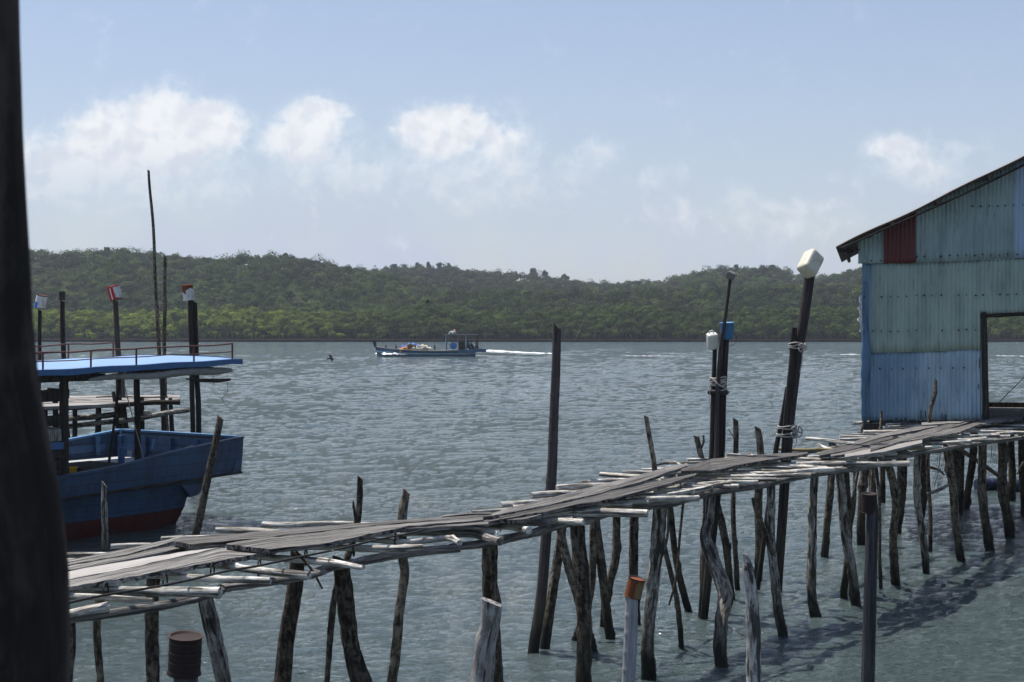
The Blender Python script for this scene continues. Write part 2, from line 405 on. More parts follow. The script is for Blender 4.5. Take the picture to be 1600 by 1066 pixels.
# ------------------------------------------------------------------ water
def build_water():
    rng = np.random.default_rng(3)
    ys = [2.2]
    while ys[-1] < 322:
        Y = ys[-1]; ys.append(Y + max(0.022, min(Y * Y / 7680 * 1.5, 0.0045 * Y + .02)))
    ys = np.array(ys); nc = 760
    a = np.linspace(-0.72, 0.72, nc)
    X = np.outer(ys, np.tan(a)) + np.sign(a)[None, :] * (np.abs(a)[None, :] > .5) * 0
    X *= 1.0; YY = np.repeat(ys[:, None], nc, 1)
    Z = np.zeros_like(X)
    dY = np.gradient(ys)[:, None]
    for i in range(110):
        lam = 0.2 * (26 ** rng.random() ** 1.1)
        th = rng.normal(math.radians(-72), 0.55)
        k = 2 * math.pi / lam
        amp = 0.0085 * lam ** 0.92 if lam < .9 else 0.0078 * lam ** .35
        amp *= rng.uniform(.45, 1.15) * (1.0 if lam > .5 else .85)
        fade = np.clip(1.8 - 3.4 * dY * abs(math.sin(th)) / lam, 0, 1)
        if lam > .5: fade = fade * (.27 + .33 * np.clip((ys[:, None] - 18) / 60, 0, 1) * (1 if lam < 2.5 else np.clip((ys[:, None] - 60) / 60, .3, 1)))
        ph = rng.random() * 6.28
        arg = k * (X * math.cos(th) + YY * math.sin(th)) + ph + 0.6 * np.sin(0.21 * X + 0.13 * YY + i)
        s_ = np.sin(arg); Z += amp * fade * (s_ + 0.25 * np.cos(2 * arg))
    # ripples calm down with the patchiness of the wind
    patch = 0.8 + 0.3 * np.sin(X * .35 + YY * .12 + 1) * np.sin(YY * .21 - X * .05)
    Z *= patch
    Z *= np.clip((0.72 - np.abs(a)) / .12, 0, 1)[None, :]; Z -= 0.006 * (np.abs(a) > .715)[None, :]
    n_r = len(ys)
    v_ = np.stack([X, YY, Z], -1).reshape(-1, 3)
    idx = np.arange(n_r * nc).reshape(n_r, nc)
    q = np.stack([idx[:-1, :-1], idx[:-1, 1:], idx[1:, 1:], idx[1:, :-1]], -1).reshape(-1, 4)
    # outer skirt so the river runs on out of sight, each side and behind the camera
    ext = []
    nv = len(v_)
    ev = []; ef = []
    def quad(p):
        o = nv + len(ev); ev.extend(p); ef.append([o, o + 1, o + 2, o + 3])
    tl, tr = math.tan(-.72), math.tan(.72)
    y0, y1 = ys[0], ys[-1]
    quad([(-1500, -60, -.005), (tl * y0, -60, -.005), (tl * y0, y0, -.005), (-1500, y0, -.005)])
    quad([(tl * y0, -60, -.005), (tr * y0, -60, -.005), (tr * y0, y0, -.005), (tl * y0, y0, -.005)])
    quad([(tr * y0, -60, -.005), (1500, -60, -.005), (1500, y0, -.005), (tr * y0, y0, -.005)])
    quad([(-1500, y0, -.005), (tl * y0, y0, -.005), (tl * y1, y1, -.005), (-1500, y1, -.005)])
    quad([(tr * y0, y0, -.005), (1500, y0, -.005), (1500, y1, -.005), (tr * y1, y1, -.005)])
    quad([(-1500, y1, -.005), (1500, y1, -.005), (1500, 350, -.005), (-1500, 350, -.005)])
    allv = np.vstack([v_, np.array(ev)]); allf = np.vstack([q, np.array(ef)])
    me = bpy.data.meshes.new('water')
    fast_mesh(me, allv, allf)
    me.polygons.foreach_set('use_smooth', np.ones(len(allf), dtype=bool))
    m_, t, b = new_mat('river_water')
    pos = t.new('ShaderNodeNewGeometry').outputs['Position']
    n1 = t.noise(t.vm('MULTIPLY', pos, (6.0, 13.0, 1)), 1.0, 6, 0.65, 0.3)
    n2 = t.noise(t.vm('MULTIPLY', pos, (2.0, 5.0, 1)), 1.0, 6, 0.62, 0.2)
    n3 = t.noise(t.vm('MULTIPLY', pos, (0.035, 0.09, 1)), 1.0, 5, 0.6)
    nb = t.bump(t.m('ADD', t.m('MULTIPLY', n1, 0.5), t.m('MULTIPLY', n2, .7)), 0.85, 0.055)
    n4 = t.noise(t.vm('MULTIPLY', pos, (.42, 1.3, 1)), 1.0, 7, 0.72, 0.25)
    n5 = t.noise(t.vm('MULTIPLY', pos, (.11, .42, 1)), 1.0, 8, 0.75, 0.2)
    nb = t.bump(n4, 0.8, 0.16, nb)
    nb = t.bump(n5, 0.8, 0.45, nb)
    nb2 = t.bump(n1, 0.9, 0.032, nb)
    t.l.new(nb2, b.inputs['Normal'])
    base = t.mix(t.mr(n3, .35, .65), (0.050, 0.074, 0.072), (0.062, 0.086, 0.085))
    t.l.new(base, b.inputs['Base Color'])
    b.inputs['Roughness'].default_value = 0.05
    b.inputs['IOR'].default_value = 1.44
    me.materials.append(m_)
    o = bpy.data.objects.new('water', me); COL.objects.link(o); o.location.z = WL
    tag(o, 'wide grey green tidal river ruffled by small ripples', 'water', None, 'structure')

def fast_mesh(me, verts, quads):
    nv, nf = len(verts), len(quads)
    me.vertices.add(nv); me.vertices.foreach_set('co', np.asarray(verts, dtype=np.float32).ravel())
    me.loops.add(nf * 4); me.loops.foreach_set('vertex_index', np.asarray(quads, dtype=np.int32).ravel())
    me.polygons.add(nf); me.polygons.foreach_set('loop_start', np.arange(0, nf * 4, 4, dtype=np.int32))
    me.update(calc_edges=True)
build_water()


# ------------------------------------------------------------------ far bank: terrain, forest, mangroves
def prof(pts):
    xs = np.array([p[0] for p in pts], float); ys_ = np.array([p[1] for p in pts], float)
    return lambda px: np.interp(px, xs, ys_)
SHORE = prof([(-2500, 312), (520, 314), (590, 305), (1000, 302), (4000, 302)])
RIDGES = [
    (470, prof([(-3000, 430), (-1500, 380), (-400, 400), (40, 400), (120, 402), (200, 399), (330, 413), (440, 406), (520, 420), (600, 434), (660, 452), (760, 476), (900, 492), (4000, 500)])),
    (640, prof([(-3000, 500), (400, 470), (540, 440), (615, 424), (700, 424), (760, 431), (830, 436), (870, 441), (940, 452), (1000, 460), (1100, 475), (1400, 490), (4000, 500)])),
    (600, prof([(-3000, 500), (600, 490), (760, 470), (860, 458), (960, 448), (1040, 445), (1100, 429), (1150, 425), (1210, 425), (1270, 439), (1300, 438), (1340, 426), (1420, 414), (1600, 402), (2200, 395), (3000, 420), (4000, 430)])),
    (410, prof([(-3000, 470), (0, 485), (400, 492), (600, 472), (700, 463), (850, 465), (1000, 460), (1150, 457), (1340, 452), (1700, 450), (4000, 450)])),
]
def terrain(px, Y):
    sh = SHORE(px)
    h = np.full_like(px, WL) + np.clip((Y - sh) * 0.5, -1.0, 0.35)
    for Yc, pr in RIDGES:
        hc = (505 - pr(px) - 5) / F * Yc + CAM_H
        hc = np.maximum(hc, 1.0)
        f = np.clip((Y - 328) / (Yc - 328), 0, 1)
        g = 0.14 * f + 0.86 * (f * f * (3 - 2 * f)) ** 0.9
        back = np.clip((Y - Yc) / 260, 0, 1)
        h = np.maximum(h, np.where(Y <= Yc, hc * g, hc * (1 - back * back)))
    return h

def build_terrain():
    ys = np.concatenate([np.arange(286, 335, 3.0), np.arange(335, 980, 9.0)])
    pxs = np.linspace(-2600, 4200, 420)
    PX, YY = np.meshgrid(pxs, ys)
    H = terrain(PX, YY)
    X = (PX - 800) / F * YY
    v_ = np.stack([X, YY, H], -1).reshape(-1, 3)
    nr, nc = PX.shape
    idx = np.arange(nr * nc).reshape(nr, nc)
    q = np.stack([idx[:-1, :-1], idx[:-1, 1:], idx[1:, 1:], idx[1:, :-1]], -1).reshape(-1, 4)
    me = bpy.data.meshes.new('hills'); fast_mesh(me, v_, q)
    me.polygons.foreach_set('use_smooth', np.ones(len(q), dtype=bool))
    m_, t, b = new_mat('forest_floor')
    pos = t.new('ShaderNodeNewGeometry').outputs['Position']
    n = t.noise(pos, 0.35, 6, .6)
    z = t.new('ShaderNodeSeparateXYZ', inp={0: pos}).outputs[2]
    c = t.mix(t.mr(n, .35, .65), (0.018, 0.030, 0.010), (0.032, 0.048, 0.016))
    c = t.mix(t.mr(z, 0.3, 2.0, 1, 0), c, (0.012, 0.011, 0.009))
    t.l.new(c, b.inputs['Base Color']); b.inputs['Roughness'].default_value = 1; b.inputs['Specular IOR Level'].default_value = 0
    me.materials.append(m_)
    o = bpy.data.objects.new('hills', me); COL.objects.link(o)
    tag(o, 'low wooded hills rising beyond the far bank', 'hills', None, 'structure')
build_terrain()

RNG = np.random.default_rng(11)
def leaf_mass(cen, rad, zsq, col, nf, size, clumps=7, colvar=0.25, low=-0.35):
    """many crowns at once -> verts, quads, colours. cen (n,3) rad (n,) zsq squash; nf faces per crown"""
    n = len(cen)
    # clump centres on each crown
    d = RNG.normal(size=(n, clumps, 3)); d /= np.linalg.norm(d, axis=2, keepdims=True)
    d[:, :, 2] = np.where(d[:, :, 2] < low, -d[:, :, 2] * .5, d[:, :, 2])
    cr = RNG.uniform(.38, .52, size=(n, clumps))
    cc = d * RNG.uniform(.3, .6, size=(n, clumps, 1))
    ccol = 1 + RNG.normal(size=(n, clumps)) * 0.16
    which = RNG.integers(0, clumps, size=(n, nf))
    e = RNG.normal(size=(n, nf, 3)); e /= np.linalg.norm(e, axis=2, keepdims=True)
    e[:, :, 2] = np.where(e[:, :, 2] < -.5, -e[:, :, 2], e[:, :, 2])
    ar = np.arange(n)[:, None]
    p = cc[ar, which] + e * (cr[ar, which] * RNG.uniform(.75, 1.12, size=(n, nf)))[..., None]
    nrm = e * 0.6 + p * .75 + RNG.normal(size=(n, nf, 3)) * 0.26
    nrm /= np.linalg.norm(nrm, axis=2, keepdims=True)
    P3 = p * rad[:, None, None]
    P3[:, :, 2] *= zsq[:, None]
    P3 = P3 + cen[:, None, :]
    t1 = np.cross(nrm, RNG.normal(size=(n, nf, 3))); t1 /= np.linalg.norm(t1, axis=2, keepdims=True) + 1e-9
    t2 = np.cross(nrm, t1)
    s_ = (size * RNG.uniform(.55, 1.25, size=(n, nf)))[..., None]
    q = np.stack([P3 + t1 * s_, P3 + t2 * s_ * .62, P3 - t1 * s_, P3 - t2 * s_ * .62], 2)
    c = col[:, None, :] * (ccol[ar, which][..., None]) * (1 + RNG.normal(size=(n, nf, 1)) * colvar)
    c = np.clip(c, 0.004, 1)
    V = q.reshape(-1, 3); Cc = np.repeat(c.reshape(-1, 3), 4, 0)
    Q = np.arange(len(V)).reshape(-1, 4)
    return V, Q, Cc

def leaf_mat(name, trans=0.25):
    m_, t, b = new_mat(name)
    at = t.new('ShaderNodeAttribute', attribute_name='tint').outputs['Color']
    t.l.new(at, b.inputs['Base Color']); b.inputs['Roughness'].default_value = 0.6
    b.inputs['Specular IOR Level'].default_value = 0.04
    tr = t.new('ShaderNodeBsdfTranslucent', inp={'Color': t.mix(1.0, at, (1.3, 1.5, .6), 'MULTIPLY')})
    mx = t.new('ShaderNodeMixShader', inp={0: trans, 1: b.outputs[0], 2: tr.outputs[0]})
    t.l.new(mx.outputs[0], t.n['Material Output'].inputs['Surface'])
    return m_
M['leaf'] = leaf_mat('tree_leaves'); M['bark_far'] = paint('far_bark', (0.13, 0.115, 0.10), (0.05, .045, .04), .5, .9, 3)
def leaf_obj(name, V, Q, C, parent=None, **kw):
    base = wloc(parent) if parent is not None else Vector((0, 0, 0))
    me = bpy.data.meshes.new(name); fast_mesh(me, V - np.array(base), Q)
    a = me.attributes.new('tint', 'FLOAT_COLOR', 'POINT')
    a.data.foreach_set('color', np.concatenate([C, np.ones((len(C), 1))], 1).astype(np.float32).ravel())
    me.materials.append(M['leaf'])
    o = bpy.data.objects.new(name, me); COL.objects.link(o)
    if parent is not None: o.parent = parent
    return tag(o, **kw)

def build_forest():
    Vs, Qs, Cs = [], [], []; off = 0
    cols = np.array([(0.050, 0.084, 0.026), (0.062, 0.096, 0.030), (0.038, 0.066, 0.024), (0.080, 0.115, 0.034), (0.076, 0.082, 0.050), (0.030, 0.052, 0.024)])
    for ri, (Yc, pr) in enumerate(RIDGES):
        n = (4100, 1500, 3300, 3500)[ri]
        lo, hi = ((-700, 900), (480, 1150), (700, 2200), (400, 2200))[ri]
        px = RNG.uniform(lo, hi, n); f = RNG.uniform(0.0, 1.03, n) ** (0.85)
        Y = 330 + (Yc - 330) * f
        h = terrain(px, Y)
        hc = np.maximum((505 - pr(px) - 5) / F * Yc + CAM_H, 1.0)
        ff = np.clip((Y - 328) / (Yc - 328), 0, 1)
        own = hc * (0.14 * ff + 0.86 * (ff * ff * (3 - 2 * ff)) ** .9)
        keep = own >= h - 0.8
        px, Y, h = px[keep], Y[keep], h[keep]; n = len(px)
        r = RNG.uniform(1.3, 2.7, n) * (1 + 0.35 * (RNG.random(n) > .9)) * (1.0 if ri != 3 else .95)
        r *= (Yc / 470) ** .35
        cen = np.stack([(px - 800) / F * Y, Y, h + r * RNG.uniform(.15, .7, n)], 1)
        # colours in drifts, ridge by ridge
        drift = np.sin(px * .013 + Y * .03 + ri) + np.sin(px * .031 - Y * .017 + 2 * ri) + RNG.normal(size=n) * .9
        ci = np.clip(((drift + 2.8) / 5.6 * 6).astype(int), 0, 5)
        cc = cols[ci].copy() * (RNG.uniform(.32, 1.02, (n, 1)) + .5 * (RNG.random((n, 1)) > .93))
        if ri == 1: cc = cc * .62 + np.array([.012, .010, .010])
        if ri == 3: cc = cc * .9
        if ri == 2: cc = cc * .85 + np.array([.006, .006, .005])
        V, Q, C = leaf_mass(cen, r, RNG.uniform(.75, 1.1, n), cc, 170, 0.27 * (Yc / 470) ** .5, 6, .10, -.1)
        Vs.append(V); Qs.append(Q + off); Cs.append(C); off += len(V)
    leaf_obj('hill_forest', np.vstack(Vs), np.vstack(Qs), np.vstack(Cs), label='dense mixed green forest covering the hills beyond the river', cat='forest', kind='stuff')
    # mangrove belt
    n = 4000
    px = RNG.uniform(-700, 2200, n); dep = RNG.uniform(0, 1, n) ** .9
    sh = SHORE(px)
    Y = sh + 1.6 + dep * 24 + RNG.normal(size=n) * .5 + 1.5 * np.sin(px * .045) + 1.0 * np.sin(px * .11 + 1)
    r = RNG.uniform(0.95, 1.75, n)
    top = 1.9 + 3.9 * np.clip(dep * 1.5, 0, 1) ** .7 + 0.5 * np.sin(px * .02 + 1) + RNG.normal(size=n) * .35
    z = np.maximum(top - r * .7, .35 + r * .35)
    cen = np.stack([(px - 800) / F * Y, Y, z], 1)
    lowf = (dep < .12) & (RNG.random(n) < .45); cen[lowf, 2] = WL + r[lowf] * .55; cen[lowf, 1] -= RNG.uniform(0, 1.4, lowf.sum())
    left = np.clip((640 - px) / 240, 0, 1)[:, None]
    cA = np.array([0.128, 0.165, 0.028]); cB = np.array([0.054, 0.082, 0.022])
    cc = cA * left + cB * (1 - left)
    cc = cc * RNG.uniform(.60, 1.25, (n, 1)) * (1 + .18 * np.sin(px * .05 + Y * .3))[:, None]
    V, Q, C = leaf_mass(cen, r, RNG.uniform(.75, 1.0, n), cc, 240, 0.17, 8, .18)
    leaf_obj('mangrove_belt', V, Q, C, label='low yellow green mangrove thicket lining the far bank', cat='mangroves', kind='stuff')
    # stilt roots and stems under the canopy
    b_ = MB()
    for i in range(5600):
        p = random.uniform(-650, 2150); Y_ = float(SHORE(p)) + random.uniform(-0.2, 5) + 1.5 * math.sin(p * .045) + 1.0 * math.sin(p * .11 + 1) + .8
        x = (p - 800) / F * Y_; w = random.uniform(.03, .07)
        dx = random.uniform(-.6, .6); dy = random.uniform(-.4, .4); hh = random.uniform(.5, 1.5)
        vs = [(x - w, Y_, -.6), (x + w, Y_, -.6), (x + dx + w, Y_ + dy, hh), (x + dx - w, Y_ + dy, hh), (x, Y_ + w, -.3), (x + dx, Y_ + dy + w, hh)]
        b_.add(vs, [(0, 1, 2, 3), (1, 4, 5, 2), (4, 0, 3, 5)], None, False)
    b_.build('mangrove_roots', paint('root_bark', (0.012, .011, .009), (0.008, .007, .006), .5, .9, 3), label='dark tangled mangrove stilt roots along the far waterline', cat='roots', kind='stuff')
build_forest()

def ridge_tree(px, ytop, Y, w, h, col, label, group='trees on the skyline'):
    """w,h crown size in metres"""
    t_ = P(px, ytop, Y)
    g = float(terrain(np.array([float(px)]), np.array([float(Y)]))[0])
    base = Vector((t_.x, Y, g))
    e = empty('tree', base, label, 'tree', group)
    czc = t_.z - h / 2
    n = 5
    offs = np.array([[RNG.uniform(-.28, .28) * w, RNG.uniform(-.28, .28) * w, RNG.uniform(-.28, .22) * h] for _ in range(n)])
    offs[0] = [0, 0, .22 * h]
    cen = np.array([t_.x, Y, czc]) + offs
    rad = np.full(n, w * .33) * RNG.uniform(.8, 1.15, n)
    V, Q, C = leaf_mass(cen, rad, np.full(n, h / w * .9), np.tile(np.array(col), (n, 1)), 170, .34, 7)
    leaf_obj('crown', V, Q, C, e)
    b_ = MB(); b_.tube([base - Vector((0, 0, .5)), Vector((t_.x + .15, Y, (g + czc) / 2)), Vector((t_.x, Y, czc + h * .1))], [.22, .17, .08], 8, .15, .6)
    for k in range(3):
        a = k * 2.1; b_.tube([Vector((t_.x, Y, czc - h * .35)), Vector((t_.x + math.cos(a) * w * .25, Y + math.sin(a) * w * .25, czc + h * .1))], [.09, .04], 6, .1, .8)
    b_.build('trunk', M['bark_far'], e)
TREES = [
    (617, 412, 632, 4.2, 4.0, (.030, .045, .026), 'round dark tree at the left end of the middle ridge'),
    (632, 414, 634, 3.0, 3.6, (.036, .050, .030), 'small tree just right of the round dark skyline tree'),
    (652, 409, 636, 3.6, 4.4, (.060, .064, .045), 'greyish open tree on the middle ridge'),
    (669, 409, 636, 2.4, 4.6, (.022, .034, .022), 'narrow black green tree on the middle ridge'),
    (687, 409, 638, 4.4, 5.6, (.040, .055, .033), 'broad blue green tree on the middle ridge'),
    (702, 411, 638, 3.0, 4.4, (.026, .038, .024), 'dark tree at the right end of the middle ridge clump'),
    (833, 416, 640, 5.4, 7.4, (.040, .058, .030), 'tallest skyline tree, standing alone right of the middle ridge'),
    (852, 422, 640, 4.0, 4.6, (.022, .034, .020), 'dark tree leaning on the right of the tallest skyline tree'),
    (806, 424, 638, 5.6, 4.0, (.036, .050, .030), 'wide low tree left of the tallest skyline tree'),
    (882, 428, 630, 4.4, 3.4, (.045, .060, .034), 'rounded tree where the middle ridge drops away'),
    (168, 385, 468, 3.4, 4.0, (.050, .072, .030), 'bushy tree breaking the skyline left of the tall pole'),
    (190, 387, 468, 3.2, 3.4, (.044, .062, .028), 'darker tree on the left skyline near the tall pole'),
    (447, 395, 468, 3.0, 3.0, (.046, .066, .028), 'small tree on top of the left hill'),
    (1207, 413, 598, 4.2, 3.6, (.040, .056, .028), 'bushy tree on top of the right hill'),
    (1327, 419, 560, 3.0, 5.5, (.050, .052, .036), 'brownish tree on the slope beside the shed eave'),
    (1150, 413, 598, 3.4, 3.0, (.036, .050, .026), 'low dark tree on the crest of the right hill'),
]
for a in TREES: ridge_tree(*a)
# thin stake leaning in the shallows before the mangroves
s_ = MB(); s_.tube([P(897, 534, 295), P(904, 519, 295), P(912, 500, 296)], [.05, .045, .03], 6, .1, .5)
s_.build('stake', M['post_pale'], loc=G(897, 533, WL), label='thin pale stake leaning in the shallows before the mangroves', cat='stake')


# ------------------------------------------------------------------ jetty
jetty = empty('jetty', G(700, 870, WL), 'long rickety jetty of bleached logs and grey planks on crooked posts', 'jetty')

def logpiece(pts, w, far_ext=0.55, z=1.55, mat='log', ext_start=True, knots=1, seed=0, name='crosspiece'):
    """pts px along the log (start hidden under the planks if ext_start); w px thickness"""
    W3 = [G(x, y, z) for x, y in pts]
    if ext_start and far_ext:
        d = (W3[0] - W3[1]).normalized(); W3 = [W3[0] + d * far_ext + Vector((0, 0, -.01))] + W3
        ws = [w if not isinstance(w, (list, tuple)) else w[0]] + (list(w) if isinstance(w, (list, tuple)) else [w] * len(pts))
    else:
        ws = list(w) if isinstance(w, (list, tuple)) else [w] * len(pts)
    rr = [ws[i] / 2 * W3[i].y / F for i in range(len(W3))]
    b_ = MB(); b_.tube(W3, rr, 12, .14, .03, seed=seed * 17 + 5, jit=.012, knots=knots, slant=.5)
    return b_.build(name, M[mat], jetty)

# near ends: first point goes under the planks, last point is the visible end
NEAR = [
    ([(60, 967), (168, 951)], [17, 19], 'log'), ([(75, 932), (239, 937)], 10, 'log'),
    ([(165, 920), (258, 924), (343, 929)], [14, 15, 18], 'log'), ([(259, 899), (330, 904), (423, 908)], 11, 'log'),
    ([(341, 884), (400, 890), (483, 899)], [11, 12, 13], 'log'), ([(425, 871), (500, 876), (568, 889)], [10, 12, 8], 'log'),
    ([(500, 856), (560, 857), (620, 857), (660, 855)], [10, 11, 12, 10], 'log'), ([(576, 843), (640, 845), (700, 841), (719, 850)], [8, 10, 10, 9], 'log'),
    ([(651, 831), (700, 833), (742, 833), (783, 847)], [12, 12, 13, 13], 'beam'), ([(707, 826), (794, 822), (826, 829)], [8, 10, 12], 'log'),
    ([(763, 818), (850, 813), (912, 818)], [7, 9, 11], 'log'), ([(840, 810), (890, 803), (930, 800), (1012, 803)], [9, 12, 14, 12], 'log'),
    ([(892, 797), (960, 787), (1000, 783), (1091, 777)], [6, 8, 10, 10], 'log'), ([(975, 777), (1041, 773), (1090, 765), (1141, 755)], [5, 7, 8, 9], 'log'),
    ([(1016, 768), (1060, 766), (1100, 763)], 5, 'log'), ([(1054, 761), (1120, 755), (1184, 753)], [6, 7, 8], 'log'),
    ([(1108, 750), (1160, 750), (1213, 749)], [4, 6, 7], 'log'), ([(1108, 744), (1190, 745), (1266, 742)], [5, 6, 7], 'log'),
    ([(1134, 740), (1220, 737), (1303, 734)], [4, 6, 7], 'log'), ([(1174, 731), (1240, 731), (1315, 731)], [4, 5, 5], 'log'),
    ([(1191, 725), (1230, 724), (1270, 728)], 5, 'log'), ([(1237, 726), (1330, 724), (1420, 724)], [7, 8, 9], 'log'),
    ([(1242, 717), (1320, 718), (1377, 713)], [5, 6, 8], 'log'), ([(1300, 712), (1350, 712), (1400, 708)], 4, 'log'),
    ([(1415, 701), (1441, 701)], 5, 'bamboo_yellow'), ([(1441, 693), (1485, 692), (1516, 690)], [4, 5, 6], 'log'),
    ([(1460, 687), (1500, 688), (1552, 688)], [4, 5, 5], 'log'), ([(1471, 682), (1530, 681), (1582, 677)], [4, 5, 7], 'log'),
    ([(1501, 674), (1550, 675), (1625, 677)], [4, 5, 6], 'log'), ([(1512, 670), (1570, 671), (1630, 670)], 4, 'log'),
    ([(1538, 665), (1580, 666), (1630, 667)], 5, 'log'), ([(1556, 662), (1600, 661), (1640, 662)], 4, 'log'),
    ([(1570, 657), (1600, 656), (1640, 658)], 5, 'log'), ([(1579, 643), (1625, 647)], 6, 'log'),
]
for i, (pts, w, mt) in enumerate(NEAR): logpiece(pts, w, .35, 1.55, mt, True, 1 if i % 3 else 2, i)
# more thin crosspieces packed between the traced ones, towards the shed
rgx = random.Random(31)
nb_ = prof([(700, 846), (925, 808), (1057, 779), (1183, 754), (1266, 738), (1390, 717), (1438, 703), (1510, 691), (1600, 680)])
for k in range(34):
    x = 780 + (k / 33) ** .8 * 800 + rgx.uniform(-8, 8); y = float(nb_(x)) - rgx.uniform(1, 7) * (1 if x < 1300 else .7)
    sc = (y - 505) / 230; L_ = rgx.uniform(75, 110) * sc
    logpiece([(x - L_, y + rgx.uniform(-2.5, 2)), (x - L_ * .45, y + rgx.uniform(-2, 2)), (x, y)], [rgx.uniform(4.5, 6.5) * sc, 6 * sc, rgx.uniform(5.5, 8) * sc], .3, 1.54, 'log' if rgx.random() < .8 else 'beam', True, 2, 400 + k)
# far ends: last point is the visible far (left) end, first goes under the planks
FAR = [
    ([(160, 869), (100, 867), (70, 866)], 9), ([(120, 876), (80, 874)], 6), ([(235, 852), (200, 852), (173, 853)], [8, 8, 9]),
    ([(280, 839), (252, 841)], 6), ([(430, 832), (390, 829), (355, 828), (337, 828)], [9, 10, 11, 9]), ([(520, 820), (460, 821), (412, 818)], [8, 9, 10]),
    ([(785, 797), (737, 800)], 6), ([(840, 783), (781, 789)], 9), ([(895, 771), (830, 775)], 10), ([(930, 760), (870, 763)], 10),
    ([(980, 751), (940, 752), (907, 754)], [7, 7, 8]), ([(1000, 745), (938, 740)], 7), ([(1012, 738), (972, 738)], 6), ([(1025, 733), (1003, 733)], 5),
    ([(1070, 728), (1052, 722), (1026, 727)], 4), ([(1125, 717), (1074, 719)], 6), ([(1090, 724), (1040, 723)], 4), ([(1180, 712), (1136, 711)], 5),
    ([(1290, 703), (1212, 701)], 5), ([(1345, 694), (1300, 689), (1260, 686)], 5), ([(1375, 682), (1312, 682)], 4), ([(1345, 686), (1310, 687)], 5),
    ([(1385, 674), (1349, 674)], 6), ([(1430, 667), (1380, 669)], 6), ([(1352, 661), (1332, 662)], 5), ([(1470, 659), (1426, 660)], 7),
    ([(1300, 702), (1278, 695)], 5), ([(1410, 663), (1385, 664)], 5), ([(1360, 678), (1330, 679)], 4),
]
for i, (pts, w) in enumerate(FAR): logpiece(pts, w, .45, 1.55, 'bamboo_yellow' if i == 18 else 'log', True, 1, 100 + i)

BEAMS = [
    ([(20, 985), (100, 968), (168, 962), (240, 951), (290, 938), (345, 922)], [15, 15, 15, 15, 13, 13]),
    ([(345, 922), (421, 911), (482, 899), (515, 888)], [14, 13, 12, 10]),
    ([(486, 896), (530, 885), (590, 872), (660, 861), (717, 856)], [10, 13, 14, 14, 13]),
    ([(705, 856), (760, 850), (790, 843), (845, 828), (925, 813)], [12, 14, 14, 13, 12]),
    ([(915, 812), (980, 795), (1057, 784), (1106, 770), (1183, 759), (1220, 750)], [11, 12, 13, 14, 12, 11]),
    ([(1180, 757), (1229, 749), (1266, 743), (1320, 735), (1390, 722)], [11, 11, 10, 10, 9]),
    ([(1376, 717), (1438, 708), (1510, 696), (1600, 684), (1680, 675)], [9, 9, 8, 7, 7]),
]
for i, (pts, w) in enumerate(BEAMS): logpiece(pts, w, 0, 1.47, 'beam', False, 2, 200 + i, 'side_beam')
FARB = [(20, 905), (200, 872), (400, 843), (700, 812), (860, 786), (1000, 752), (1100, 732), (1250, 708), (1340, 694), (1440, 678)]
for i in range(0, len(FARB) - 1, 3):
    logpiece(FARB[i:i + 4], [10, 9, 8, 7][:len(FARB[i:i + 4])], 0, 1.46, 'beam', False, 1, 230 + i, 'side_beam')

PLANKS = [
    ([(20, 892, 900), (100, 876, 884), (200, 857, 866), (291, 836, 840)], 1.625, 'plank'),
    ([(20, 902, 911), (103, 885, 892), (200, 866.5, 874), (290, 848.5, 855)], 1.618, 'plank'),
    ([(20, 912, 924), (103, 893, 906.5), (220, 873, 883), (352, 851, 853.5)], 1.622, 'plank_pale'),
    ([(20, 925, 938), (103, 908, 918), (200, 888, 902), (345, 857, 876), (432, 855, 859)], 1.615, 'plank'),
    ([(272, 842, 846), (300, 840, 851), (423, 829, 838.5), (590, 815.5, 820), (768, 801, 806)], 1.66, 'plank'),
    ([(354, 849, 851), (422, 839, 858), (500, 832, 851), (560, 823, 838), (640, 815, 822), (755, 807.5, 812)], 1.655, 'plank'),
    ([(625, 822, 827), (700, 817, 822), (763, 813, 819)], 1.64, 'plank'),
    ([(690, 805, 807), (730, 802, 803.5), (768, 800.5, 802)], 1.67, 'plank'),
    ([(766, 802, 806), (800, 793, 800), (860, 778.5, 788), (925, 760.5, 773), (1000, 742, 753), (1040, 730, 739), (1074, 724, 728)], 1.66, 'plank'),
    ([(780, 805, 811), (850, 791, 800), (900, 780, 789), (960, 767, 779), (1040, 749, 757), (1088, 739.5, 742)], 1.645, 'plank'),
    ([(745, 813, 819), (780, 806, 812), (800, 803, 806)], 1.63, 'plank'),
    ([(792, 811, 813), (820, 800, 811), (846, 797, 804)], 1.63, 'plank'),
    ([(1064, 732, 736), (1111, 717, 735), (1180, 711, 722), (1262, 706, 709)], 1.65, 'plank'),
    ([(1147, 712, 716), (1174, 706, 712)], 1.64, 'plank'),
    ([(1280, 706, 712), (1330, 694, 703), (1395, 679, 685)], 1.64, 'plank'),
    ([(1298, 708, 713), (1350, 697, 705), (1412, 683, 688)], 1.632, 'plank'),
    ([(1320, 710, 714), (1380, 698, 706), (1441, 687, 692)], 1.64, 'plank_pale'),
    ([(1335, 690, 696), (1378, 677, 683), (1465, 661, 666)], 1.65, 'plank'),
    ([(1360, 697, 704), (1411, 682, 689), (1487, 661, 668), (1537, 647, 652)], 1.66, 'plank'),
    ([(1412, 685, 690), (1460, 675, 682), (1500, 667, 675), (1538, 655, 660)], 1.655, 'plank'),
    ([(1528, 656, 664), (1560, 652, 659), (1598, 649, 653)], 1.65, 'plank'),
    ([(1440, 660, 664), (1500, 658, 661), (1536, 647, 651)], 1.67, 'plank'),
    ([(1598, 640, 650), (1660, 636, 648)], 1.65, 'plank'),
]
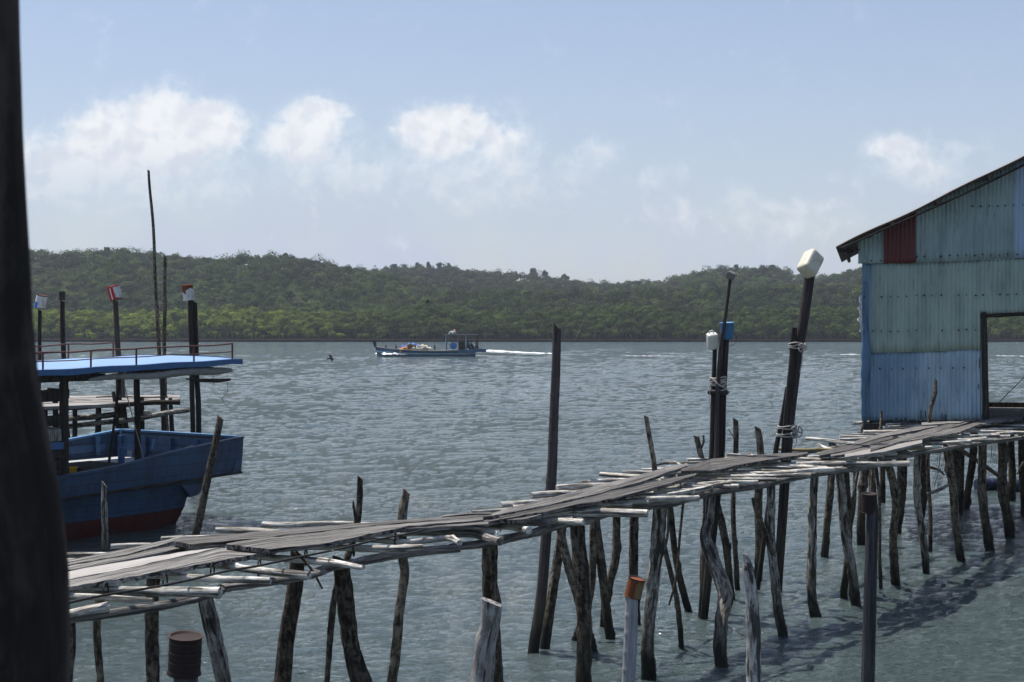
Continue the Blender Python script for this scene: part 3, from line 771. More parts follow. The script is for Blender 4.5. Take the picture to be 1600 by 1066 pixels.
for i, (rows, z, mt) in enumerate(PLANKS):
    b_ = MB(); b_.plank(rows, z, .032); b_.build('plank', M[mt], jetty)

# thin black line tied along the crosspieces
b_ = MB(); b_.tube([G(x, y, 1.625) for x, y in [(60, 953), (103, 943), (168, 930), (252, 915), (303, 905), (360, 891), (398, 885), (482, 868), (558, 851), (600, 842), (669, 826)]], .008, 6, 0, .08, jit=.01)
b_.build('rope', M['rope_dark'], jetty)
for x, y, z0 in [(165, 926, 1.55), (258, 912, 1.55), (332, 893, 1.55), (405, 888, 1.55), (478, 870, 1.55), (553, 856, 1.55), (618, 844, 1.55), (688, 831, 1.55), (732, 825, 1.55), (782, 818, 1.55), (914, 794, 1.55), (987, 777, 1.55), (1028, 768, 1.55), (1063, 760, 1.55)]:
    c = G(x, y, z0); b_ = MB()
    ring = [c + Vector((0.0, .062 * math.cos(a), .062 * math.sin(a))) for a in np.linspace(0, 6.28, 13)]
    b_.tube(ring, .006, 5, 0, .03); b_.build('lashing', M['rope_dark'], jetty)

# jetty posts: px points (x, y, width); foot on the water unless Y is given
def post_pts(pts, Y=None, zdeep=-1.6, dy=0.0):
    if Y is None: Y = G(pts[-1][0], pts[-1][1], WL).y
    W3 = [P(x, y, Y + dy * (1 - i / max(1, len(pts) - 1))) for i, (x, y, w) in enumerate(pts)]
    rr = [w / 2 * Y / F for _, _, w in pts]
    d = (W3[-1] - W3[-2]).normalized()
    if d.z < -.2:
        k = (zdeep - W3[-1].z) / d.z
        W3.append(W3[-1] + d * k); rr.append(rr[-1])
    return W3, rr, Y
POSTS = [
    ([(110, 970, 11), (113, 1010, 11), (109, 1066, 11)], 8.4, 'post_dark', 1), ([(160, 940, 12), (157, 980, 12), (155, 1066, 11)], 10.4, 'post_mid', 0),
    ([(243, 890, 20), (240, 960, 21), (239, 1066, 20)], 8.9, 'post_dark', 1), ([(322, 930, 23), (334, 1000, 25), (344, 1066, 24)], 8.9, 'post_pale', 2),
    ([(462, 872, 23), (456, 930, 25), (447, 1000, 25), (441, 1066, 26)], 10.1, 'post_dark', 2), ([(538, 880, 24), (546, 950, 27), (553, 1010, 28), (566, 1066, 30)], 10.1, 'post_dark', 2),
    ([(562, 746, 9), (554, 812, 11), (541, 870, 11), (529, 910, 10), (520, 980, 10), (511, 1066, 9)], 12.4, 'post_dark', 2),
    ([(637, 768, 12), (628, 810, 15), (629, 870, 15), (632, 895, 15), (622, 960, 14), (608, 1066, 15)], 12.9, 'post_mid', 2),
    ([(762, 842, 24), (765, 900, 24), (770, 970, 24), (777, 1066, 24)], 11.4, 'post_dark', 2),
    ([(875, 840, 13), (868, 900, 14), (853, 1015, 15)], None, 'post_mid', 1), ([(878, 822, 13), (886, 870, 14), (900, 930, 14), (925, 1020, 16)], None, 'post_mid', 1),
    ([(903, 815, 22), (907, 900, 23), (909, 1000, 24), (910, 1066, 24)], 12.3, 'post_dark', 2), ([(927, 825, 11), (921, 920, 11), (902, 1000, 11)], None, 'post_mid', 1),
    ([(930, 805, 17), (938, 850, 15), (944, 910, 14), (953, 998, 14)], None, 'post_mid', 3), ([(966, 800, 13), (962, 870, 13), (953, 910, 12), (944, 980, 12)], None, 'post_mid', 2),
    ([(991, 800, 13), (991, 890, 14), (997, 975, 12)], None, 'post_dark', 2), ([(1031, 792, 22), (1023, 870, 20), (1016, 960, 19), (1014, 1066, 21)], 13.1, 'post_pale', 3),
    ([(1043, 785, 9), (1058, 870, 10), (1068, 920, 11), (1077, 957, 11)], None, 'post_dark', 2),
    ([(1108, 765, 17), (1105, 815, 17), (1104, 840, 20), (1122, 890, 23), (1134, 930, 24), (1126, 967, 21), (1126, 1042, 19)], None, 'post_pale', 2),
    ([(1118, 768, 10), (1126, 815, 11), (1135, 865, 12), (1144, 938, 11)], None, 'post_dark', 2),
    ([(1147, 655, 8), (1147, 712, 8), (1147, 770, 7), (1151, 850, 8), (1150, 923, 8)], None, 'post_mid', 3),
    ([(1183, 668, 9), (1188, 710, 11), (1187, 765, 12), (1185, 905, 14)], None, 'post_mid', 2),
    ([(1200, 752, 13), (1206, 850, 14), (1214, 920, 14), (1225, 996, 14)], None, 'post_pale', 1),
    ([(1272, 740, 13), (1271, 830, 13), (1267, 900, 14), (1268, 935, 14), (1275, 964, 18)], None, 'post_pale', 3),
    ([(1297, 735, 11), (1294, 800, 11), (1292, 871, 11)], None, 'post_dark', 1), ([(1310, 735, 13), (1320, 830, 15), (1329, 890, 14), (1338, 948, 15)], None, 'post_pale', 1),
    ([(1323, 732, 9), (1325, 850, 10), (1320, 938, 11)], None, 'post_dark', 2), ([(1338, 730, 5), (1334, 780, 6), (1327, 842, 6)], None, 'post_mid', 1),
    ([(1351, 730, 12), (1348, 800, 12), (1345, 852, 13)], None, 'post_dark', 1), ([(1363, 730, 8), (1362, 790, 8), (1360, 860, 8)], None, 'post_mid', 1),
    ([(1372, 790, 5), (1375, 850, 5), (1379, 918, 6)], None, 'post_mid', 1), ([(1385, 728, 12), (1397, 785, 12), (1398, 860, 12), (1400, 912, 15)], None, 'post_mid', 2),
    ([(1408, 728, 15), (1408, 780, 14), (1402, 833, 10)], None, 'post_dark', 1), ([(1433, 713, 10), (1438, 800, 11), (1445, 893, 11)], None, 'post_pale', 1),
    ([(1448, 708, 13), (1444, 760, 13), (1436, 815, 8)], None, 'post_dark', 1), ([(1482, 700, 13), (1487, 760, 13), (1494, 810, 12), (1504, 876, 13)], None, 'post_mid', 3),
    ([(1494, 700, 8), (1494, 768, 8)], None, 'post_dark', 0), ([(1521, 692, 11), (1517, 740, 11), (1510, 795, 11)], None, 'post_dark', 1),
    ([(1535, 690, 12), (1538, 780, 13), (1546, 860, 14)], None, 'post_mid', 2), ([(1563, 686, 13), (1569, 760, 14), (1576, 840, 15)], None, 'post_mid', 1),
    ([(1580, 684, 11), (1582, 782, 11)], None, 'post_dark', 0), ([(1598, 682, 9), (1597, 780, 9)], None, 'post_dark', 0),
    # stubs that stand above the deck on the far side
    ([(1010, 650, 7), (1015, 690, 8), (1021, 735, 8), (1030, 790, 8)], 16.5, 'post_mid', 1),
    ([(1092, 681, 8), (1096, 700, 8), (1100, 730, 8), (1099, 800, 8)], 18.6, 'post_mid', 1), ([(1377, 641, 4), (1374, 668, 5), (1371, 700, 5)], 24.2, 'post_mid', 1),
    ([(1350, 660, 4), (1347, 678, 5), (1344, 700, 5)], 23.6, 'post_mid', 0), ([(1459, 593, 5), (1458, 612, 6), (1452, 640, 6), (1452, 662, 6), (1452, 690, 6)], 23.6, 'post_mid', 2),
]
for i, (pts, Y, mt, kn) in enumerate(POSTS):
    farb = float(prof(FARB)(pts[0][0])); stub = pts[0][1] < farb - 3 and not (pts[0][0] in (110,))
    dy_ = 0
    if not stub:
        Yt = G(pts[0][0], pts[0][1], 1.40).y
        if pts[-1][1] >= 1066 and pts[0][0] != 160: Y = Yt
        elif Y is None:
            Yf = G(pts[-1][0], pts[-1][1], WL).y
            if abs(Yt - Yf) < 1.3: dy_ = Yt - Yf
    W3, rr, Y_ = post_pts(pts, Y, dy=dy_)
    if not stub:
        TOPZ = 1.43
        while len(W3) > 2 and W3[1].z > TOPZ: W3.pop(0); rr.pop(0)
        k_ = (W3[0].z - TOPZ) / (W3[0].z - W3[1].z); W3[0] = W3[0] + (W3[1] - W3[0]) * k_
    def barn(c, th, r, i=i):
        if c.z < .12 and i % 2 == 0: return r * .30 * max(0, math.sin(th * 3 + c.z * 47 + i) * math.sin(c.z * 61 + th * 2)) * min(1, (.12 - c.z) * 5)
        return 0
    b_ = MB(); b_.tube(W3, rr, 26 if rr[0] > .03 else 14, .18, .025, seed=300 + i, jit=.035, knots=kn + 1, extra=barn, slant=.6, ridge=.075 if mt == 'post_dark' or rr[0] > .045 else .05)
    b_.build('post', M[mt], jetty)
# twigs, forks and braces that hang under the deck
def twig(pts, Y, mat, name='twig', dY=0):
    b_ = MB(); W3 = [P(x, y, Y + dY * i) for i, (x, y, w) in enumerate(pts)]
    b_.tube(W3, [w / 2 * Y / F for _, _, w in pts], 8, .12, .04, jit=.01, seed=len(pts) * 7 + int(pts[0][0])); return b_.build(name, M[mat], jetty)
twig([(1068, 780, 4), (1062, 850, 4), (1056, 905, 4), (1045, 946, 3)], 16.3, 'post_mid')
twig([(1045, 800, 4), (1044, 830, 4), (1039, 858, 4)], 15.0, 'post_mid')
twig([(1136, 870, 6), (1140, 860, 4), (1142, 848, 2)], 18.0, 'post_dark')
twig([(1176, 778, 5), (1180, 792, 8), (1190, 820, 9), (1208, 866, 10)], 15.9, 'post_mid')
twig([(1091, 700, 5), (1087, 690, 4), (1086, 682, 2)], 18.6, 'post_mid'); twig([(1096, 700, 4), (1100, 690, 4), (1100, 680, 3)], 18.6, 'post_mid')
twig([(1147, 684, 3), (1142, 678, 2), (1138, 671, 1)], 18.4, 'post_mid'); twig([(555, 812, 5), (551, 790, 4), (551, 783, 2)], 12.4, 'post_dark')
twig([(462, 862, 5), (485, 890, 4), (502, 921, 3)], 10.6, 'post_dark'); twig([(1448, 772, 5), (1465, 766, 6), (1482, 757, 5)], 21, 'post_pale')
twig([(1497, 700, 7), (1530, 722, 6), (1561, 744, 6)], 24, 'post_mid', 'brace'); twig([(1453, 730, 4), (1468, 735, 4), (1476, 742, 3)], 23, 'post_dark')
twig([(1600, 722, 5), (1594, 732, 4), (1589, 742, 2)], 22, 'post_mid')


# ------------------------------------------------------------------ free standing posts, poles and what sits on them
def pole_thing(name, pts, Y, mat, label, cat='post', group=None, knots=1, rough=.12, jit=.02, rings=None, deep=-1.6, slant=.5, sides=24):
    W3, rr, Y_ = post_pts(pts, Y, deep)
    b_ = MB()
    ex = None
    if rings:
        zs = [P(pts[0][0], yy, Y_).z for yy in rings]
        def ex(c, th, r, zs=zs): return sum(.10 * r * math.exp(-((c.z - z) / .012) ** 2) for z in zs)
    b_.tube(W3, rr, sides, rough, .02 if rings else .03, seed=int(pts[0][0]), jit=jit, knots=knots, extra=ex, slant=slant, ridge=.08 if rough >= .12 else 0)
    return b_.build(name, M[mat], loc=(W3[-1].x, Y_, 0), label=label, cat=cat, group=group)

pole_thing('mooring_post', [(767, 940, 33), (764, 975, 30), (757, 1010, 33), (753, 1066, 36)], 9.2, 'post_silver', 'thick pale split stump standing before the jetty, bark worn away', knots=2, rough=.2, slant=.35)
pole_thing('mooring_post', [(1164, 866, 8), (1168, 890, 17), (1173, 960, 22), (1180, 1066, 24)], 12.4, 'post_silver', 'pale weathered stump with a narrow pointed top, beside the crooked post', knots=2, rough=.2)
pole_thing('mooring_post', [(987, 930, 20), (985, 1000, 21), (982, 1066, 21)], 12.6, 'bamboo_pale', 'smooth pale bamboo post carrying the orange rusted can', knots=0, rough=.02, jit=0, rings=(962, 990, 1018, 1046))
pole_thing('mooring_post', [(1364, 798, 19), (1361, 900, 20), (1355, 1066, 21)], 12.8, 'bamboo_blue', 'dark smooth bluish post carrying a brown ribbed can', knots=0, rough=.03, jit=.005)
pole_thing('mooring_post', [(291, 1045, 38), (290, 1066, 38), (289, 1110, 38)], 8.0, 'bamboo_blue', 'thick grey post top under the large rusty ribbed can', knots=0, rough=.05, jit=0)
pole_thing('mooring_pole', [(870, 511, 13), (868, 600, 14), (864, 690, 15), (860, 765, 16), (846, 920, 17), (834, 1021, 18)], None, 'pole_purple', 'tall plain brown bamboo pole with a slanted top, rising behind the jetty', 'pole', knots=0, rough=.03, jit=.01, rings=(548, 584, 618, 655, 690, 722, 752), slant=1.2)
pole_thing('mooring_pole', [(344, 652, 10), (331, 720, 12), (318, 780, 12), (305, 838, 12), (299, 866, 12)], 23.4, 'post_mid', 'leaning grey brown pole in front of the moored boat stern', 'pole', knots=1, rough=.08)

BY = 33.0
pole_thing('mooring_pole', [(164, 757, 9), (163, 800, 10), (164, 840, 10), (163, 878, 10)], 22.4, 'post_pale', 'short pale grey pole standing in front of the blue hull', 'pole', knots=1, rough=.08, slant=1.2)
for nm, pts, Yp, mt, lab in [
    ('mooring_pole', [(62, 485, 6), (62, 555, 6), (60, 640, 7), (60, 720, 7)], 31.5, 'pole_black', 'thin dark pole carrying the blue and white can behind the boat roof'),
    ('mooring_pole', [(97, 470, 7), (99, 555, 8), (102, 640, 8), (107, 700, 9)], 32, 'pole_black', 'dark pole topped by the small black can behind the boat roof'),
    ('mooring_pole', [(180, 470, 8), (185, 553, 9), (190, 600, 10), (196, 680, 11)], 32.5, 'pole_purple', 'dark pole carrying the red and white can behind the boat roof'),
    ('mooring_pole', [(298, 468, 8), (299, 560, 8), (302, 680, 8)], 34, 'pole_black', 'black pole under the rusty white can, left one of its pair'),
    ('mooring_pole', [(304, 472, 7), (307, 560, 8), (311, 680, 9)], 34.1, 'pole_black', 'black pole beside the one that carries the rusty white can'),
    ('mooring_pole', [(233, 266, 4), (240, 380, 5), (247, 520, 6), (254, 610, 7), (257, 690, 8)], 32.5, 'post_mid', 'tallest pole, thin and grey, leaning into the sky above the boat'),
    ('mooring_pole', [(258, 400, 5), (257, 520, 6), (258, 610, 6), (262, 690, 7)], 32.8, 'post_mid', 'thin straight pole just right of the tallest leaning pole'),
]:
    pole_thing(nm, pts, Yp, mt, lab, 'pole', 'poles standing behind the moored boat', knots=0, rough=.06, jit=.015, sides=10)

def sling(pts3, r, b_=None):
    b = b_ or MB(); b.tube(pts3, r, 7, .05, .03); return b
def coil(b, c, rx, ry, n, pitch, r):
    pts = [c + Vector((rx * math.cos(a), ry * math.sin(a), pitch * a / 6.283 + .008 * math.sin(a * 2.3))) for a in np.linspace(0, 6.283 * n, int(14 * n))]
    b.tube(pts, r, 7, .08, .05)

# bundle of three poles with two jugs and a bucket
e1 = empty('mooring_piles', P(1103, 932, 18.2), 'three black poles lashed together carrying a white jug, a blue bucket and a small tin', 'piles')
e1.location.z = 0
for pts, mt in [([(1117, 545, 7), (1114, 640, 8), (1112, 715, 9), (1098, 930, 10)], 'pole_black'), ([(1134, 528, 11), (1129, 620, 12), (1126, 715, 12), (1104, 930, 12)], 'pole_black'),
                ([(1141, 436, 5), (1134, 490, 5), (1126, 545, 6), (1121, 620, 7), (1119, 715, 8), (1101, 930, 8)], 'pole_purple')]:
    W3, rr, _ = post_pts(pts, 18.2 if pts[0][0] != 1141 else 18.1)
    b_ = MB(); b_.tube(W3, rr, 12, .05, .05, seed=int(pts[0][0])); b_.build('pole', M[mt], e1)
b_ = MB(); c = P(1122, 604, 18.2)
coil(b_, c, .095, .085, 5, .022, .011); b_.tube([c + Vector((-.09, -.08, .1)), c + Vector((0, -.12, .02)), c + Vector((.08, -.08, -.02)), c + Vector((-.04, -.1, -.07))], .012, 7, .1, .03)
b_.tube([c + Vector((-.1, -.06, 0)), c + Vector((-.11, -.07, -.12)), c + Vector((-.1, -.07, -.26))], .004, 5, 0, .03)
b_.build('rope', M['rope'], e1)
b_ = MB(); c = P(1122, 613, 18.2)
b_.tube([c + Vector((.105 * math.cos(a), .1 * math.sin(a), .01 * math.sin(a * 2))) for a in np.linspace(0, 6.28, 20)], .024, 9, .1, .03); b_.build('rubber_band', M['rubber'], e1)

e2 = empty('mooring_piles', P(1219, 888, 20.0), 'leaning dark piles tied with pale rope under the big white jerrycan', 'piles'); e2.location.z = 0
for pts, mt in [([(1265, 432, 16), (1254, 510, 16), (1246, 560, 15), (1236, 640, 15), (1231, 695, 15), (1218, 888, 13)], 'pole_purple'), ([(1241, 512, 9), (1238, 560, 10), (1230, 640, 10), (1226, 700, 10), (1220, 800, 9)], 'pole_black'),
                ([(1230, 605, 6), (1222, 655, 7), (1213, 700, 8), (1205, 760, 8)], 'pole_black')]:
    W3, rr, _ = post_pts(pts, 20.05 if pts[0][0] != 1241 else 20.0)
    b_ = MB(); b_.tube(W3, rr, 12, .05, .05, seed=int(pts[0][0])); b_.build('pole', M[mt], e2)
for group_ in (((546, 1243, .09, 3),), ((672, 1230, .12, 2.2), (684, 1229, .13, 2.2))):
    b_ = MB()
    for cy, cx, rx, n in group_:
        c = P(cx, cy, 20.02); coil(b_, c, rx, .09, n, .03, .010)
    cx, cy = (1253, 543) if len(group_) == 1 else (1244, 675)
    c = P(cx, cy, 19.93)
    for k in range(4):
        a = k * 1.7; s0 = .05 if cy < 600 else .075
        b_.tube([c, c + Vector((math.cos(a) * s0, -.03, math.sin(a) * s0)), c + Vector((math.cos(a + 1) * s0, -.02, math.sin(a + 1) * s0 * 1.2)), c + Vector((.02, 0, 0))], .011, 6, .1, .02)
    b_.tube([c, c + Vector((-.0, -.02, -.15)), c + Vector((-.03, -.02, -.33 if cy < 600 else -.2))], .006, 5, .1, .04)
    b_.build('rope', M['rope'], e2)

def can(px, py, Y, wpx, hpx, tilt, mats, mifn, label, cat='can', ribs=0, lip=True, closed=True):
    """centre px,py ; tilt degrees in the picture plane, positive = top leans left"""
    r = wpx / 2 * Y / F; h = hpx * Y / F
    ax = Vector((-math.sin(R(tilt)), -.10, math.cos(R(tilt)))).normalized()
    c = P(px, py, Y); base = c - ax * h / 2
    pr = []
    n = 70
    for i in range(n + 1):
        t = i / n; rr = r
        if lip and (t < .04 or t > .96): rr = r * 1.05
        if ribs: rr *= 1 - .035 * math.exp(-(((t * ribs) % 1 - .5) / .09) ** 2) + .02 * math.exp(-(((t * ribs) % 1 - .3) / .09) ** 2)
        pr.append((rr, t * h))
    pr = pr + [(r * .95, h), (r * .93, h - .012), (.0005, h - .012)]
    b_ = MB(); b_.lathe(base, ax, pr, 28, 0, mifn and (lambda a, hh: mifn(a, hh / h)))
    return b_.build('can', mats, loc=base, label=label, cat=cat)
rust = paint('rusty_tin', (0.11, 0.045, 0.025), (0.03, 0.018, 0.014), .8, .8, 16, True)
rust_dark = paint('dark_rusty_tin', (0.020, 0.011, 0.010), (0.009, 0.006, 0.006), .7, .7, 14, True)
rust_top = paint('rusty_lid', (0.055, 0.030, 0.024), (0.03, .02, .016), .5, .8, 14, False)
white_p = paint('chipped_white_paint', (0.62, 0.62, 0.62), (0.18, 0.09, 0.05), .75, .5, 13, True)
red_p = paint('faded_red_paint', (0.42, 0.03, 0.025), (0.12, 0.03, 0.02), .5, .5, 13, True)
blue_p = paint('can_blue_paint', (0.03, 0.12, 0.5), (0.02, 0.05, 0.15), .4, .5, 13, True)
or_p = paint('orange_rust', (0.17, 0.05, 0.018), (0.045, 0.02, 0.012), .9, .8, 24, True)
tan_p = paint('worn_yellow_tin', (0.20, 0.14, 0.065), (0.12, 0.04, 0.018), .9, .7, 26, True)
dark_t = paint('black_green_tin', (0.03, 0.035, 0.035), (0.12, 0.07, 0.04), .5, .7, 14, True)
def mf_bw(a, t): return 3 if t > .93 else (1 if (t < .40 + .4 * (.2 - a) and .0 < a < .21) else (0 if t > .05 else 2))
def mf_rw(a, t):
    if t < .1: return 2
    if t > .93: return 1
    return 1 if (.19 < a < .27 or a < .155 or t > .9 or (.25 < a < .35 and t < .2)) else 0
def mf_wr(a, t): return 2 if t > .72 + .06 * math.sin(a * 23) - .25 * (a < .18) else 0
def mf_or(a, t): return 1 if (a > .23 and t < .8 + .12 * math.sin(a * 50)) else 0
can(64, 471, 31.4, 17, 21, -14, [white_p, blue_p, rust, rust_top], mf_bw, 'white and blue can upside down on the leftmost thin pole')
can(97, 462, 31.9, 10, 14, 0, [dark_t], None, 'small black can on the dark pole between the painted cans')
can(179, 458, 32.4, 20, 23, 14, [white_p, red_p, rust], mf_rw, 'red and white striped can tilted on its pole behind the boat')
can(294, 457, 33.9, 17, 24, 6, [white_p, rust, or_p], mf_wr, 'white can with a rusty rim on the pair of black poles')
can(992, 918, 12.6, 27, 31, -13, [or_p, tan_p, rust_dark], lambda a, t: 2 if (t > .93 or t < .03) else mf_or(a, t), 'orange rusted can tilted on the pale bamboo post', lip=True)
can(1358, 786, 12.8, 24, 30, 0, [rust_dark], None, 'brown ribbed can upright on the dark bluish post', ribs=7)
can(289, 1023, 8.0, 51, 62, -4, [rust_dark, rust_top], lambda a, t: 1 if t > .985 else 0, 'large rusty ribbed can on the grey post at the bottom of the view', ribs=4)
bl_pl = paint('faded_blue_plastic', (0.05, 0.17, 0.32), (0.02, 0.05, 0.1), .35, .55, 10, True)
b_ = MB(); c = P(1136, 517, 18.2); ax = Vector((-.03, -.08, 1)).normalized()
prb = [(.070, 0), (.072, .02), (.078, .1), (.082, .185), (.088, .19), (.088, .2), (.08, .2), (.075, .19), (.0005, .19)]
b_.lathe(c - ax * .1, ax, prb, 28)
bk = b_.build('bucket', bl_pl, loc=c - ax * .1, label='blue plastic bucket upside down on the lashed black poles', cat='bucket')
b_ = MB(); b_.tube([c + Vector((.08, -.02, -.02)), c + Vector((.11, -.02, -.1)), c + Vector((.08, -.03, -.16)), c + Vector((.02, -.05, -.18))], .0035, 5, 0, .02); b_.build('handle', M['rope_dark'], bk)

def jerry(c, size, rot, mat, label, neck=True):
    """rounded plastic can with handle recess and neck"""
    bm = bmesh.new(); bmesh.ops.create_cube(bm, size=1)
    for v_ in bm.verts: v_.co = Vector((v_.co.x * size[0], v_.co.y * size[1], v_.co.z * size[2]))
    bmesh.ops.bevel(bm, geom=bm.edges[:], offset=min(size) * .3, segments=6, affect='EDGES', profile=.6)
    # panel grooves
    for v_ in bm.verts:
        if abs(v_.co.x) < size[0] * .44 and abs(v_.co.z) < size[2] * .3: v_.co.y *= .965
    vs = [v_.co.copy() for v_ in bm.verts]; fs = [[v_.index for v_ in f.verts] for f in bm.faces]; bm.free()
    Mx = rot.to_matrix()
    b_ = MB(); b_.add([c + Mx @ q for q in vs], fs)
    o = b_.build('jerrycan', mat, loc=c, label=label, cat='jerrycan')
    h_ = MB(); z0 = size[2] / 2
    h_.tube([c + Mx @ Vector((-size[0] * .28, 0, z0 - .01)), c + Mx @ Vector((-size[0] * .22, 0, z0 + .03)), c + Mx @ Vector((size[0] * .08, 0, z0 + .035)), c + Mx @ Vector((size[0] * .14, 0, z0 - .01))], min(size) * .06, 8, 0, .02)
    h_.build('handle', mat, o)
    if neck:
        n_ = MB(); n_.lathe(c + Mx @ Vector((size[0] * .3, 0, z0 - .01)), Mx @ Vector((0, 0, 1)), [(.024, 0), (.024, .03), (.028, .03), (.028, .05), (.0005, .05)], 16); n_.build('neck', mat, o)
    return o
def plastic(name, col, stain, a):
    m_, t, b = new_mat(name)
    pos = t.new('ShaderNodeTexCoord').outputs['Object']
    n = t.noise(pos, 9, 6, .6)
    t.l.new(t.mix(t.mr(n, .45, .7, 0, a), col, stain), b.inputs['Base Color'])
    b.inputs['Roughness'].default_value = .42; b.inputs['Subsurface Weight'].default_value = .15; b.inputs['Subsurface Radius'].default_value = (.03, .03, .025)
    return m_
from mathutils import Euler
jerry(P(1266, 412, 20), (.235, .21, .345), Euler((R(-18), R(40), R(22)), 'XYZ'), plastic('white_plastic', (.58, .555, .44), (.46, .40, .25), .8), 'big white jerrycan tilted on top of the leaning dark pile', neck=False)
jerry(P(1113, 533, 18.15), (.125, .115, .195), Euler((R(18), R(-8), R(10)), 'XYZ'), plastic('off_white_plastic', (.62, .62, .58), (.4, .38, .3), .5), 'small off white jug upside down beside the blue bucket', neck=False)
b_ = MB(); c = P(1142, 431, 18.1)
bm = bmesh.new(); bmesh.ops.create_cube(bm, size=1)
for v_ in bm.verts: v_.co = Vector((v_.co.x * .095, v_.co.y * .06, v_.co.z * .095))
bmesh.ops.bevel(bm, geom=bm.edges[:], offset=.008, segments=2, affect='EDGES')
Mx = Euler((R(20), R(28), R(-18)), 'XYZ').to_matrix()
b_.add([c + Mx @ v_.co for v_ in bm.verts], [[v_.index for v_ in f.verts] for f in bm.faces], None, False); bm.free()
tin = b_.build('tin', paint('dull_tin', (.20, .20, .19), (.07, .06, .05), .7, .5, 30, False, metal=.3), loc=c, label='small square grey tin on top of the thin lashed pole', cat='tin')

# ------------------------------------------------------------------ the dark trunk close to the camera
edge = [(-200, 23), (0, 25), (200, 30), (400, 42), (500, 47), (600, 56), (660, 66), (700, 74), (760, 86), (830, 98), (900, 104), (980, 106), (1066, 107), (1300, 108), (2200, 108)]
Yn = 1.7; pts = []; rr = []
for y, x in edge:
    rad = .062 if y < 300 else (.066 if y < 600 else .074)
    pts.append(P(x - rad * F / Yn, y, Yn)); rr.append(rad)
base_n = Vector((pts[-1].x, Yn, -1.2)); pts.append(base_n); rr.append(.08)
b_ = MB(); b_.tube(pts, rr, 28, .02, .04, seed=5)
b_.build('porch_post', M['near'], loc=(pts[-1].x, Yn, 0), label='dark smooth trunk close to the viewer, swelling towards its foot', cat='post')


# ------------------------------------------------------------------ corrugated shed on stilts
HX0, HY0, HK = 5.72, 25.1, -0.23
def HP(px, py, off=0.0):
    """point on the shed's front wall plane; off > 0 is towards the camera"""
    d = ray(px, py)
    # plane: Y = HY0 + HK*(X-HX0) - off
    k = (HY0 - HK * HX0 - off) / (d.y - HK * d.x)
    return Vector((d.x * k, d.y * k, CAM_H + d.z * k))
shed = empty('shed', (7.5, 25, 0), 'corrugated iron shed on stilts, pale blue and green sheets with one dark red patch', 'shed')
def corr_mat(name, col, stain, amount=.4, rough=.5, left=None):
    col = tuple(min(1, x * 1.45) for x in col)
    m_, t, b = new_mat(name)
    pos = t.new('ShaderNodeTexCoord').outputs['Object']
    n1 = t.noise(t.vm('MULTIPLY', pos, (5, 5, 1.1)), 1.0, 6, .6)
    n2 = t.noise(t.vm('MULTIPLY', pos, (1.2, 1.2, .8)), 1.0, 4, .5)
    n3 = t.noise(t.vm('MULTIPLY', pos, (30, 30, 2.5)), 1.0, 4, .6)
    c = t.mix(t.mr(n1, .4, .7, 0, amount), col, stain)
    c = t.mix(t.mr(n2, .42, .66, 0, .5), c, tuple(x * .72 for x in col))
    if left:
        xx = t.new('ShaderNodeSeparateXYZ', inp={0: pos}); lf = t.m('ADD', xx.outputs[0], t.m('MULTIPLY', t.m('SUBTRACT', n2, .5), left[1]))
        lf = t.m('ADD', lf, t.m('MULTIPLY', t.m('SUBTRACT', n1, .5), .25))
        c = t.mix(t.mr(lf, left[2], left[3], .75, 0), c, left[0])
    c = t.mix(t.mr(n3, .58, .70, 0, .5), c, tuple(x * .45 for x in stain))
    rs = t.noise(t.vm('MULTIPLY', pos, (9, 9, 1.6)), 1.0, 6, .7)
    c = t.mix(t.mr(rs, .60, .68, 0, .32), c, (.085, .055, .038))
    t.l.new(c, b.inputs['Base Color']); b.inputs['Roughness'].default_value = rough
    return m_
M['c_green'] = corr_mat('grey_green_sheet', (0.245, 0.305, 0.265), (0.13, 0.18, 0.17), .5, left=((.09, .19, .30), .5, -1.75, -1.5))
M['c_greenb'] = corr_mat('blue_green_sheet', (0.21, 0.28, 0.275), (0.08, 0.125, 0.15), .5)
M['c_blue'] = corr_mat('pale_blue_sheet', (0.27, 0.36, 0.41), (0.12, 0.20, 0.28), .5, left=((.10, .20, .31), 1.6, -1.5, -.6))
M['c_lblue'] = corr_mat('light_blue_sheet', (0.24, 0.32, 0.42), (0.17, 0.25, 0.35), .4)
M['c_red'] = corr_mat('dark_red_sheet', (0.085, 0.014, 0.013), (0.07, 0.012, 0.012), .5)
M['c_deep'] = paint('deep_blue_sheet', (0.09, 0.18, 0.275), (0.04, 0.10, 0.2), .5, .5, 3)
M['roofing'] = corr_mat('rusty_roofing', (0.11, 0.095, 0.085), (0.10, 0.05, 0.03), .8, .7)
M['dark_wood'] = wood('dark_frame_wood', (0.06, 0.052, 0.046), (0.03, 0.026, 0.023), bump=.4)
def sheet(name, mat, top, bot, x0, x1, off=0.0, pitch_px=6.6, parent=shed):
    """corrugated sheet between px x0..x1 ; top/bot are functions px->py"""
    n = int((x1 - x0) / pitch_px * 8); ny = 10
    vs = []; wc = []
    for j in range(ny + 1):
        for i in range(n + 1):
            x = x0 + (x1 - x0) * i / n
            t_ = j / ny; ya, yb = top(x), bot(x)
            w = HP(x, ya * (1 - t_) + yb * t_, off)
            s_ = math.sin(2 * math.pi * (x - x0) / pitch_px)
            w.y += .0105 * s_ - .004 * math.sin(x * .11 + t_ * 2) - .003 * math.sin(x * .37 + t_)
            vs.append(w); wc.append(tuple(w))
    fs = [(j * (n + 1) + i, j * (n + 1) + i + 1, (j + 1) * (n + 1) + i + 1, (j + 1) * (n + 1) + i) for j in range(ny) for i in range(n)]
    b_ = MB(); b_.add(vs, fs, wc, True)
    o = b_.build(name, M[mat], parent)
    md = o.modifiers.new('thick', 'SOLIDIFY'); md.thickness = .0015
    return o
RIDGE = 1815
